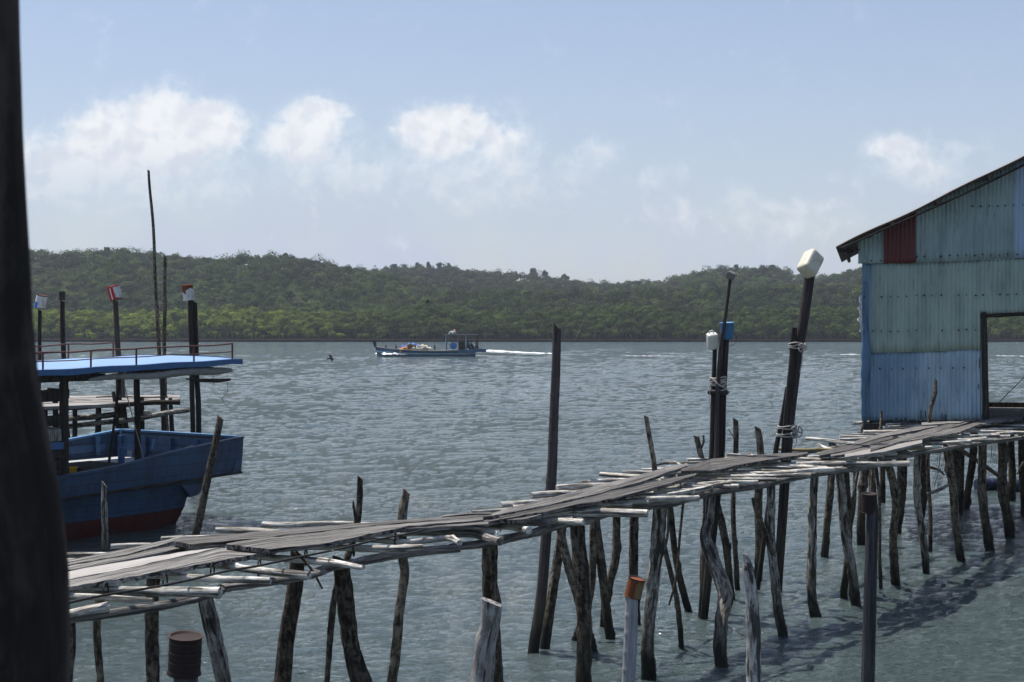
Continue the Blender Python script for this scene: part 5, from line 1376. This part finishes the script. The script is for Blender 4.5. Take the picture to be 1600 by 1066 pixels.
b_ = MB(); b_.tube([B(t_, .03 + .02 * math.sin(t_ * 3), rz(t_, 0) - .165 - .012 * math.sin(t_ * 4.4)) for t_ in np.linspace(.22, 3.1, 14)], [.03] + [.062, .066, .066, .064, .06, .062, .06, .058, .056, .05, .045, .04] + [.02], 14, .28, .04, seed=8, knots=3); b_.build('rolled_tarp', tarp, boat)
b_ = MB(); b_.tube([B(.24, .05, rz(.2, 0) - .33), B(.5, .07, rz(.5, 0) - .33), B(.9, .06, rz(1, 0) - .29), B(1.2, .05, rz(1.2, 0) - .26)], [.02, .035, .03, .01], 10, .4, .04, seed=11); b_.build('tarp_edge', M['dark_wood'], boat)
# railing on the roof
def t_at(px, s_=0.05, y=560):
    d = ray(px, y); k = d.x / d.y
    # B(t,s).x = k * B(t,s).y
    o = T0 + SV * s_
    return (k * o.y - o.x) / (AV.x - k * AV.y)
def rail(px_list, s_, nm):
    ts = [t_at(p_, s_) for p_ in px_list]
    rl = MB(); h_ = .245
    rl.tube([B(t_, s_, rz(t_, s_) + h_ + .006 * math.sin(t_ * 7)) for t_ in np.linspace(ts[0], ts[-1] + 1.2, 12)], .013, 8, .05, .2)
    rl.tube([B(t_, s_, rz(t_, s_) + .12) for t_ in np.linspace(ts[0], ts[-1] + 1.2, 12)], .009, 8, .05, .2)
    o = rl.build('railing', M['b_rustred'], rf)
    for t_ in ts:
        q = MB(); q.tube([B(t_, s_, rz(t_, s_) - .01), B(t_, s_, rz(t_, s_) + h_ + .01)], .0165, 8, .08, .05); q.build('railing_post', M['b_rustred'], rf)
rail([363, 303, 213, 142, 67], .05, 0); rail([177, 107, 60], BEAM - .06, 0)
# poles, mast stays, bits on deck
def bpole(pxy0, pxy1, w, s_, mat, nm):
    t0_, t1_ = t_at(pxy0[0], s_, pxy0[1]), t_at(pxy1[0], s_, pxy1[1])
    p0 = B(t0_, s_, 0); p1 = B(t1_, s_, 0); a_ = P(pxy0[0], pxy0[1], p0.y); c_ = P(pxy1[0], pxy1[1], p1.y)
    q = MB(); q.tube([a_, (a_ + c_) / 2, c_], w / 2 * p0.y / F, 12, .06, .1, jit=.006, seed=int(pxy0[0])); return q.build(nm, M[mat], boat)
bpole((214, 580), (215, 724), 10, 1.45, 'dark_wood', 'roof_pole'); bpole((188, 590), (170, 723), 4.5, 1.0, 'dark_wood', 'roof_pole')
bpole((194, 600), (224, 716), 1.6, .9, 'rope', 'stay'); bpole((190, 699), (189, 725), 11, .95, 'b_fascia', 'bollard')
bpole((240, 686), (237, 702), 3.5, .5, 'b_rail', 'cleat_post'); bpole((97, 600), (99, 690), 10, .5, 'dark_wood', 'house_post')
q = MB(); q.tube([B(.3, .06, 2.38), B(.31, .05, 2.25), B(.30, .05, 2.1), B(.42, .05, 1.98), B(.3, .05, 1.85)], .004, 5, .1, .03); q.build('loose_cord', M['rope_dark'], boat); q = MB(); q.tube([B(.6, .06, 2.36), B(.62, .06, 2.28), B(.58, .06, 2.22)], .006, 5, .1, .02); q.build('loose_cord', M['rope_dark'], boat)
q = MB(); q.tube([B(1.4, .5, .98), B(1.3, .3, 1.0), B(1.6, .2, 1.02), B(1.7, .45, .97), B(1.35, .6, .97), B(1.2, .1, 1.22), B(1.1, 0, 1.28)], .016, 7, .1, .05, jit=.02); q.build('mooring_rope', M['rope'], boat)
q = MB(); c = G(112, 744, .717)
q.lathe(c, (0, 0, 1), [(.075, 0), (.09, .13), (.095, .135), (.095, .15), (.088, .15), (.08, .05), (.0005, .03)], 20)
q.build('bucket', paint('yellow_plastic', (.50, .27, .02), (.25, .12, .02), .5, .5, 10, False), loc=c, label='small yellow bucket on the deck of the moored boat', cat='bucket')
q = MB(); rg = random.Random(5); c = G(135, 741, .717)
for k in range(26):
    a_ = rg.uniform(0, 6.3); r0 = rg.uniform(.03, .13); h_ = rg.uniform(0, .10)
    q.tube([c + Vector((math.cos(a_ + j * 1.2) * r0 * 1.3, math.sin(a_ + j * 1.2) * r0, h_ + .02 * rg.random())) for j in range(5)], .014, 6, .2, .04, seed=k)
q.build('net_heap', paint('brown_net', (.075, .055, .04), (.03, .025, .02), .6, .95, 30, False), loc=c, label='small heap of brown net beside the yellow bucket', cat='net')

# ------------------------------------------------------------------ boat under way in mid river
FB = empty('fishing_boat', P(670, 557, 161.5), 'small blue fishing boat under way mid river with an open canopy at the stern', 'boat')
FB.location.z = WL
FX = FB.location.x; FY = 161.5; PM = F / FY
def fp(px, py, dy=0.0):
    return Vector(((px - 800) / PM, FY + dy, CAM_H + (504.6 - py) / PM))
stn = [(586, 541, 556, .04), (592, 542.5, 556.5, .35), (602, 543.5, 557, .65), (620, 545.5, 557.5, .95), (645, 547, 557.5, 1.1), (680, 548, 557.5, 1.15), (710, 547.5, 557.5, 1.1), (735, 546.5, 556.5, 1.05), (743, 546, 555.5, 1.0)]
def hullband(b, f0, f1, out, mi=0):
    secs = []
    for px, yt, yb, hw in stn:
        za, zb = fp(px, yt).z, -.55
        z0_ = za + (zb - za) * f0; z1_ = za + (zb - za) * f1
        w0 = hw * (1 - .35 * f0) + out; w1 = hw * (1 - .35 * f1) + out
        secs.append([Vector((fp(px + 5 * f0 * (px < 600), 0).x, FY - w0, z0_)), Vector((fp(px + 5 * f1 * (px < 600), 0).x, FY - w1, z1_)), Vector((fp(px + 5 * f1 * (px < 600), 0).x, FY + w1, z1_)), Vector((fp(px + 5 * f0 * (px < 600), 0).x, FY + w0, z0_))])
    vs = [p_ for s_ in secs for p_ in s_]; fs = []
    for i in range(len(secs) - 1):
        fs.append((i * 4, i * 4 + 1, i * 4 + 5, i * 4 + 4)); fs.append((i * 4 + 2, i * 4 + 3, i * 4 + 7, i * 4 + 6))
    e_ = (len(secs) - 1) * 4; fs.append((e_, e_ + 1, e_ + 2, e_ + 3)); fs.append((0, 3, 2, 1))
    b.add(vs, fs, None, False, mi)
fb_blue = paint('boat_mid_blue', (.028, .085, .17), (.02, .05, .10), .4, .5, 2); fb_light = paint('boat_trim_light', (.26, .42, .50), (.15, .2, .25), .4, .5, 2); fb_grey = paint('boat_grey_rail', (.12, .125, .125), (.1, .1, .1), .5, .7, 2); fb_dark = paint('boat_dark', (.012, .014, .018), (.02, .02, .02), .3, .7, 2)
b_ = MB(); hullband(b_, 0, 1, 0); b_.build('hull', fb_blue, FB)
b_ = MB(); hullband(b_, .30, .44, .015); b_.build('stripe', fb_light, FB)
b_ = MB()
for sg in (-1, 1): b_.tube([fp(px, yt, sg * hw) for px, yt, yb, hw in stn], .055, 8, 0, .5)
b_.build('gunwale', fb_grey, FB)
b_ = MB(); vs = []
for px, yt, yb, hw in stn: vs += [fp(px, yt + 1.6, -hw), fp(px, yt + 1.6, hw)]
b_.add(vs, [(2 * i, 2 * i + 1, 2 * i + 3, 2 * i + 2) for i in range(len(stn) - 1)], None, False); b_.build('deck', fb_grey, FB)
b_ = MB(); b_.add([fp(581, 530, -.05), fp(587, 532, -.05), fp(589, 543, -.05), fp(585, 543, -.05), fp(581, 530, .05), fp(587, 532, .05), fp(589, 543, .05), fp(585, 543, .05)], [(0, 1, 2, 3), (7, 6, 5, 4), (0, 4, 5, 1), (1, 5, 6, 2), (2, 6, 7, 3), (3, 7, 4, 0)], None, False)
b_.build('stem_post', fb_dark, FB)
b_ = MB(); b_.box((fp(747, 0).x, FY, fp(0, 547).z), (1.7, 2.2, .34)); b_.box((fp(728, 0).x, FY, fp(0, 548.5).z), (1.6, 2.34, .3)); b_.build('stern_platform', fb_blue, FB)
for px in (604, 620, 680):
    b_ = MB(); b_.tube([fp(px, 546 if px > 610 else 545, -.6), fp(px - .6, 539, -.6)], [.08, .07], 8, .1, .2); b_.build('bitt', fb_dark, FB)
cv = MB(); cv.box((fp(721, 0).x, FY, fp(0, 522.6).z), (3.55, 1.9, .08)); cv.build('canopy', fb_grey, FB)
for px in (697.5, 728.5, 746.5):
    for dy in (-.85, .85):
        b_ = MB(); b_.tube([fp(px, 547, dy), fp(px, 523, dy)], .04, 8, 0, .5); b_.build('canopy_post', fb_light if dy < 0 and px < 740 else fb_dark, FB)
b_ = MB(); b_.box((fp(721.5, 0).x, FY + .1, fp(0, 540).z), (.7, .9, .85)); bmesh_o = b_.build('engine_box', fb_dark, FB)
bv = bmesh_o.modifiers.new('bevel', 'BEVEL'); bv.width = .12; bv.segments = 3
b_ = MB(); b_.lathe(fp(708.5, 540, -.55), (0, 1, 0), [(.0005, 0), (.30, 0), (.36, .04), (.36, .9), (.30, .94), (.0005, .94)], 20)
b_.build('barrel', paint('bright_blue_drum', (.03, .19, .48), (.02, .1, .25), .3, .4, 3), loc=fp(708.5, 546), label='bright blue barrel standing under the front of the boat canopy', cat='barrel')
def heap(name, px0, px1, py, h, mat, label, cat, n, r, sd, dy=0.0, group=None):
    rg = random.Random(sd); b = MB()
    for k in range(n):
        x = rg.uniform(px0, px1); tt = (x - px0) / (px1 - px0); hh = h * math.sin(math.pi * (.12 + .76 * tt)) * rg.uniform(.1, 1)
        c = fp(x, py - hh, rg.uniform(-.7, .5) + dy); rr = r * rg.uniform(.7, 1.3)
        vs = []; fs = []
        for i in range(5):
            for j in range(7):
                a_, e_ = j / 7 * 6.283, (i / 4 - .5) * 3.1416
                vs.append(c + Vector((rr * math.cos(a_) * math.cos(e_), rr * math.sin(a_) * math.cos(e_), rr * .85 * math.sin(e_))))
        for i in range(4):
            for j in range(7): fs.append((i * 7 + j, i * 7 + (j + 1) % 7, (i + 1) * 7 + (j + 1) % 7, (i + 1) * 7 + j))
        b.add(vs, fs, None, True)
    b.build(name, mat, loc=fp((px0 + px1) / 2, py), label=label, cat=cat, group=group)
heap('float_heap', 625, 645, 548, 5, paint('orange_floats', (.62, .30, .10), (.4, .2, .1), .5, .6, 5), 'heap of orange net floats on the fore deck of the boat under way', 'floats', 60, .17, 1, -.2)
heap('float_heap', 645, 675, 548, 8.5, paint('white_floats', (.62, .58, .48), (.35, .32, .26), .6, .6, 5), 'heap of off white net floats amidships on the boat under way', 'floats', 110, .14, 2, -.2)
heap('tarp', 628, 656, 546, 7.5, paint('blue_tarp', (.03, .13, .42), (.02, .07, .2), .4, .5, 3), 'blue tarp behind the float heaps on the boat under way', 'tarp', 40, .25, 3, .55)
heap('net_heap', 636, 650, 545, 7, paint('brown_net_far', (.10, .065, .04), (.04, .03, .02), .5, .9, 5), 'heap of brown net between the orange and white floats', 'net', 40, .17, 4, -.1)
heap('bundle', 703, 712, 521.5, 3.5, paint('pale_bundle', (.36, .38, .38), (.2, .2, .2), .4, .8, 4), 'pale cloth bundle lying on the boat canopy', 'bundle', 22, .14, 5)
heap('buoy', 709.6, 711, 517.5, 2, paint('orange_buoy', (.65, .26, .12), (.4, .15, .08), .3, .5, 4), 'small orange buoy standing on the pale bundle', 'buoy', 6, .11, 6)

def person(base, h_sit, face, pose, skin_c, cloth_c, label):
    """seated or crouched figure, one skinned body; base = seat point, metres"""
    f = Vector((math.sin(face), -math.cos(face), 0)); r = Vector((f.y * -1, f.x, 0)); up = Vector((0, 0, 1))
    J = {}
    def at(fr, rt, uz): return base + f * fr + r * rt + up * uz
    J['pelvis'] = (at(0, 0, .10), .13); J['waist'] = (at(.02, 0, .28), .12); J['chest'] = (at(.06 + pose, 0, .46), .145); J['neck'] = (at(.09 + pose, 0, .60), .055); J['head0'] = (at(.11 + pose, 0, .70), .085); J['head1'] = (at(.12 + pose, 0, .80), .09)
    for s_ in (-1, 1):
        n_ = 'L' if s_ < 0 else 'R'
        J['sh' + n_] = (at(.06 + pose, .19 * s_, .55), .06); J['el' + n_] = (at(.18 + pose, .25 * s_, .30), .043); J['ha' + n_] = (at(.38 + pose, .15 * s_, .28), .032)
        J['hip' + n_] = (at(.02, .10 * s_, .07), .09); J['kn' + n_] = (at(.40, .14 * s_, .26), .06); J['an' + n_] = (at(.34, .13 * s_, -.16), .042); J['toe' + n_] = (at(.50, .14 * s_, -.20), .035)
    E = [('pelvis', 'waist'), ('waist', 'chest'), ('chest', 'neck'), ('neck', 'head0'), ('head0', 'head1')]
    for n_ in 'LR': E += [('chest', 'sh' + n_), ('sh' + n_, 'el' + n_), ('el' + n_, 'ha' + n_), ('pelvis', 'hip' + n_), ('hip' + n_, 'kn' + n_), ('kn' + n_, 'an' + n_), ('an' + n_, 'toe' + n_)]
    names = list(J); me = bpy.data.meshes.new('person')
    me.from_pydata([tuple(J[k][0] - base) for k in names], [(names.index(a), names.index(b)) for a, b in E], [])
    o = bpy.data.objects.new('person', me); COL.objects.link(o); o.location = base
    md = o.modifiers.new('skin', 'SKIN'); sv = me.skin_vertices[0].data
    for i, k in enumerate(names): sv[i].radius = (J[k][1], J[k][1]); sv[i].use_root = (k == 'pelvis')
    sb = o.modifiers.new('sub', 'SUBSURF'); sb.levels = 1; sb.render_levels = 1
    me.materials.append(paint('cloth', cloth_c, tuple(x * .6 for x in cloth_c), .4, .85, 5)); tag(o, label, 'person', 'people at the stern of the boat under way')
    hr = MB(); hr.lathe(J['head1'][0] - f * .02 + up * -.02, up + f * .15, [(.10, 0), (.102, .04), (.08, .085), (.04, .105), (.0005, .11)], 14); hr.build('hair', M['rubber'], o)
    sh = MB()
    c0, c1 = J['waist'][0], J['chest'][0]
    return o
person(fp(733, 544.5, -.1), 0, R(-60), .02, None, (.02, .022, .028), 'person in dark clothes sitting upright beside the engine box')
person(fp(739.5, 546, -.2), 0, R(-70), .14, None, (.016, .018, .022), 'person in black leaning forward, between two others at the stern')
person(fp(747, 547, -.1), 0, R(-80), .10, None, (.10, .06, .055), 'person in a reddish brown shirt sitting furthest back at the stern')

# foam: wake and bow wave
def foam_mat():
    m_, t, b = new_mat('foam')
    pos = t.new('ShaderNodeNewGeometry').outputs['Position']
    at = t.new('ShaderNodeAttribute', attribute_name='wc').outputs['Vector']
    sp = t.new('ShaderNodeSeparateXYZ', inp={0: at})
    n = t.noise(t.vm('MULTIPLY', pos, (1.1, 2.2, 1)), 1.0, 7, .7)
    edge = t.m('MULTIPLY', sp.outputs[0], 1.0)      # 0 at rim, 1 in the core
    a_ = t.mr(t.m('ADD', t.m('MULTIPLY', n, 1.0), t.m('MULTIPLY', edge, .62)), .78, 1.02)
    b.inputs['Base Color'].default_value = (.72, .75, .76, 1); b.inputs['Roughness'].default_value = .9
    t.l.new(a_, b.inputs['Alpha']); return m_
FM = foam_mat()
def foam(path, widths, core, z=.05, hump=.12):
    """path in px on the water, half widths in metres"""
    b = MB(); n = 60; vs = []; wc = []
    P3 = [G(x, y, WL) for x, y in path]
    rg = random.Random(int(path[0][0]))
    for i in range(n + 1):
        t_ = i / n * (len(P3) - 1); k = min(int(t_), len(P3) - 2); f_ = t_ - k
        c = P3[k].lerp(P3[k + 1], f_); w = widths[k] * (1 - f_) + widths[k + 1] * f_; co = core[k] * (1 - f_) + core[k + 1] * f_
        d = (P3[k + 1] - P3[k]).normalized(); nn = Vector((-d.y, d.x, 0))
        for j, u_ in enumerate((-1, -.5, 0, .5, 1)):
            vs.append(c + nn * (w * u_ * rg.uniform(.8, 1.2)) + Vector((0, 0, z + hump * co * (1 - abs(u_)) * rg.uniform(.3, 1.2))))
            wc.append(((1 - abs(u_)) * co, 0, 0))
    fs = [(i * 5 + j, i * 5 + j + 1, (i + 1) * 5 + j + 1, (i + 1) * 5 + j) for i in range(n) for j in range(4)]
    b.add(vs, fs, wc, True); return b
wk = foam([(748, 552.5), (775, 553.5), (810, 555.2), (850, 556.3), (888, 557)], [1.2, 3.2, 3.4, 3.0, 1.6], [1.1, 1.0, .9, .8, .2], .17, .25)
wk.build('wake', FM, loc=G(800, 555, WL), label='white churned wake trailing right behind the boat under way', cat='wake', kind='stuff')
wk = foam([(588, 556.2), (605, 557.6), (640, 558.6), (690, 558.9), (720, 558.3), (745, 557)], [.4, .7, .5, .35, .4, .4], [1.2, 1.15, .5, .15, .45, .3], .14, .3)
wk.build('bow_wave', FM, loc=G(620, 557, WL), label='white bow wave curling along the hull of the boat under way', cat='bow wave', kind='stuff')
for pth, wd, co, lab in [([(945, 558.8), (990, 559.8), (1040, 560.2), (1075, 559.5)], [3, 5.5, 5, 2.5], [.25, .62, .62, .2], 'faint foam streak in mid river right of the tall bamboo pole'),
                    ([(1020, 555.5), (1050, 556.2), (1075, 557.5)], [.8, 1.2, .6], [.3, .6, .2], 'small broken crest above the mid river foam streak'),
                    ([(1140, 560.5), (1190, 562), (1240, 562.5), (1290, 562)], [2.5, 3.5, 3.5, 2.4], [.3, .5, .46, .3], 'faint foam line between the two groups of lashed piles'),
                    ([(1305, 558), (1330, 557.5), (1352, 558.5)], [1.0, 1.6, 1.2], [.4, .8, .4], 'foam crest next to the shed corner'),
                    ([(1545, 559), (1580, 560), (1640, 561)], [1.5, 2.2, 2], [.4, .7, .5], 'foam crest seen through the shed doorway')]:
    foam(pth, wd, co, .17, .16).build('wave_crest', FM, loc=G(pth[0][0], pth[0][1], WL), label=lab, cat='wave crest', kind='stuff')

# ------------------------------------------------------------------ birds
def bird(c, span, roll, yaw, label):
    b = MB(); Mx = Euler((R(-10), R(roll), R(yaw)), 'XYZ').to_matrix()
    b.tube([c + Mx @ Vector((0, -.09, 0)), c + Mx @ Vector((0, -.05, .005)), c + Mx @ Vector((0, .02, 0)), c + Mx @ Vector((0, .10, 0))], [.006, .020, .024, .006], 10, .05, .01)
    body = b.build('bird', paint('dark_feathers', (.02, .02, .022), (.05, .04, .035), .4, .7, 20, False), loc=c, label=label, cat='bird', group='birds flying low over the river')
    for sg in (-1, 1):
        w = MB(); s_ = span / 2
        o_ = [(0, -.045, 0), (.35 * s_, -.05, .04), (s_, .06, .02), (.55 * s_, .035, .035), (.2 * s_, .03, .015), (0, .03, 0)]
        top = [c + Mx @ Vector((sg * x, y, z + .004)) for x, y, z in o_]; bot = [c + Mx @ Vector((sg * x, y, z - .002)) for x, y, z in o_]
        n = len(o_); w.add(top + bot, [(0, 1, 4, 5), (1, 2, 3, 4), (n, n + 5, n + 4, n + 1), (n + 1, n + 4, n + 3, n + 2)] + [(k, n + k, n + (k + 1) % n, (k + 1) % n) for k in range(n)], None, False)
        w.build('wing', body.data.materials[0], body)
    w = MB(); v_ = [(-.008, .08, 0), (.008, .08, 0), (.035, .16, 0), (0, .12, 0), (-.035, .16, 0)]
    w.add([c + Mx @ Vector((x, y, .003)) for x, y, z in v_] + [c + Mx @ Vector((x, y, -.003)) for x, y, z in v_], [(0, 1, 3), (1, 2, 3), (0, 3, 4), (5, 8, 6), (6, 8, 7), (5, 9, 8)], None, False); w.build('tail', body.data.materials[0], body)
bird(P(516.5, 560, 40), .26, 62, 40, 'small dark bird banking low over the open water left of the boat')
bird(P(668, 472, 60), .34, -25, -60, 'small dark bird against the wooded hillside above the boat')

# ------------------------------------------------------------------ air
hz = MB(); hz.box((0, 430, 26), (2600, 1120, 58)); hm = bpy.data.materials.new('hazy_air'); hm.use_nodes = True
H = NT(hm.node_tree); H.n.clear(); hv = H.new('ShaderNodeVolumePrincipled', inp={'Color': (.80, .88, 1.0, 1), 'Density': 0.00026, 'Anisotropy': 0.2})
ho = H.new('ShaderNodeOutputMaterial', inp={'Volume': hv.outputs[0]})
hz.build('haze', hm, loc=(0, 430, 26), label='thin humid haze over the river and hills', cat='haze', kind='stuff')
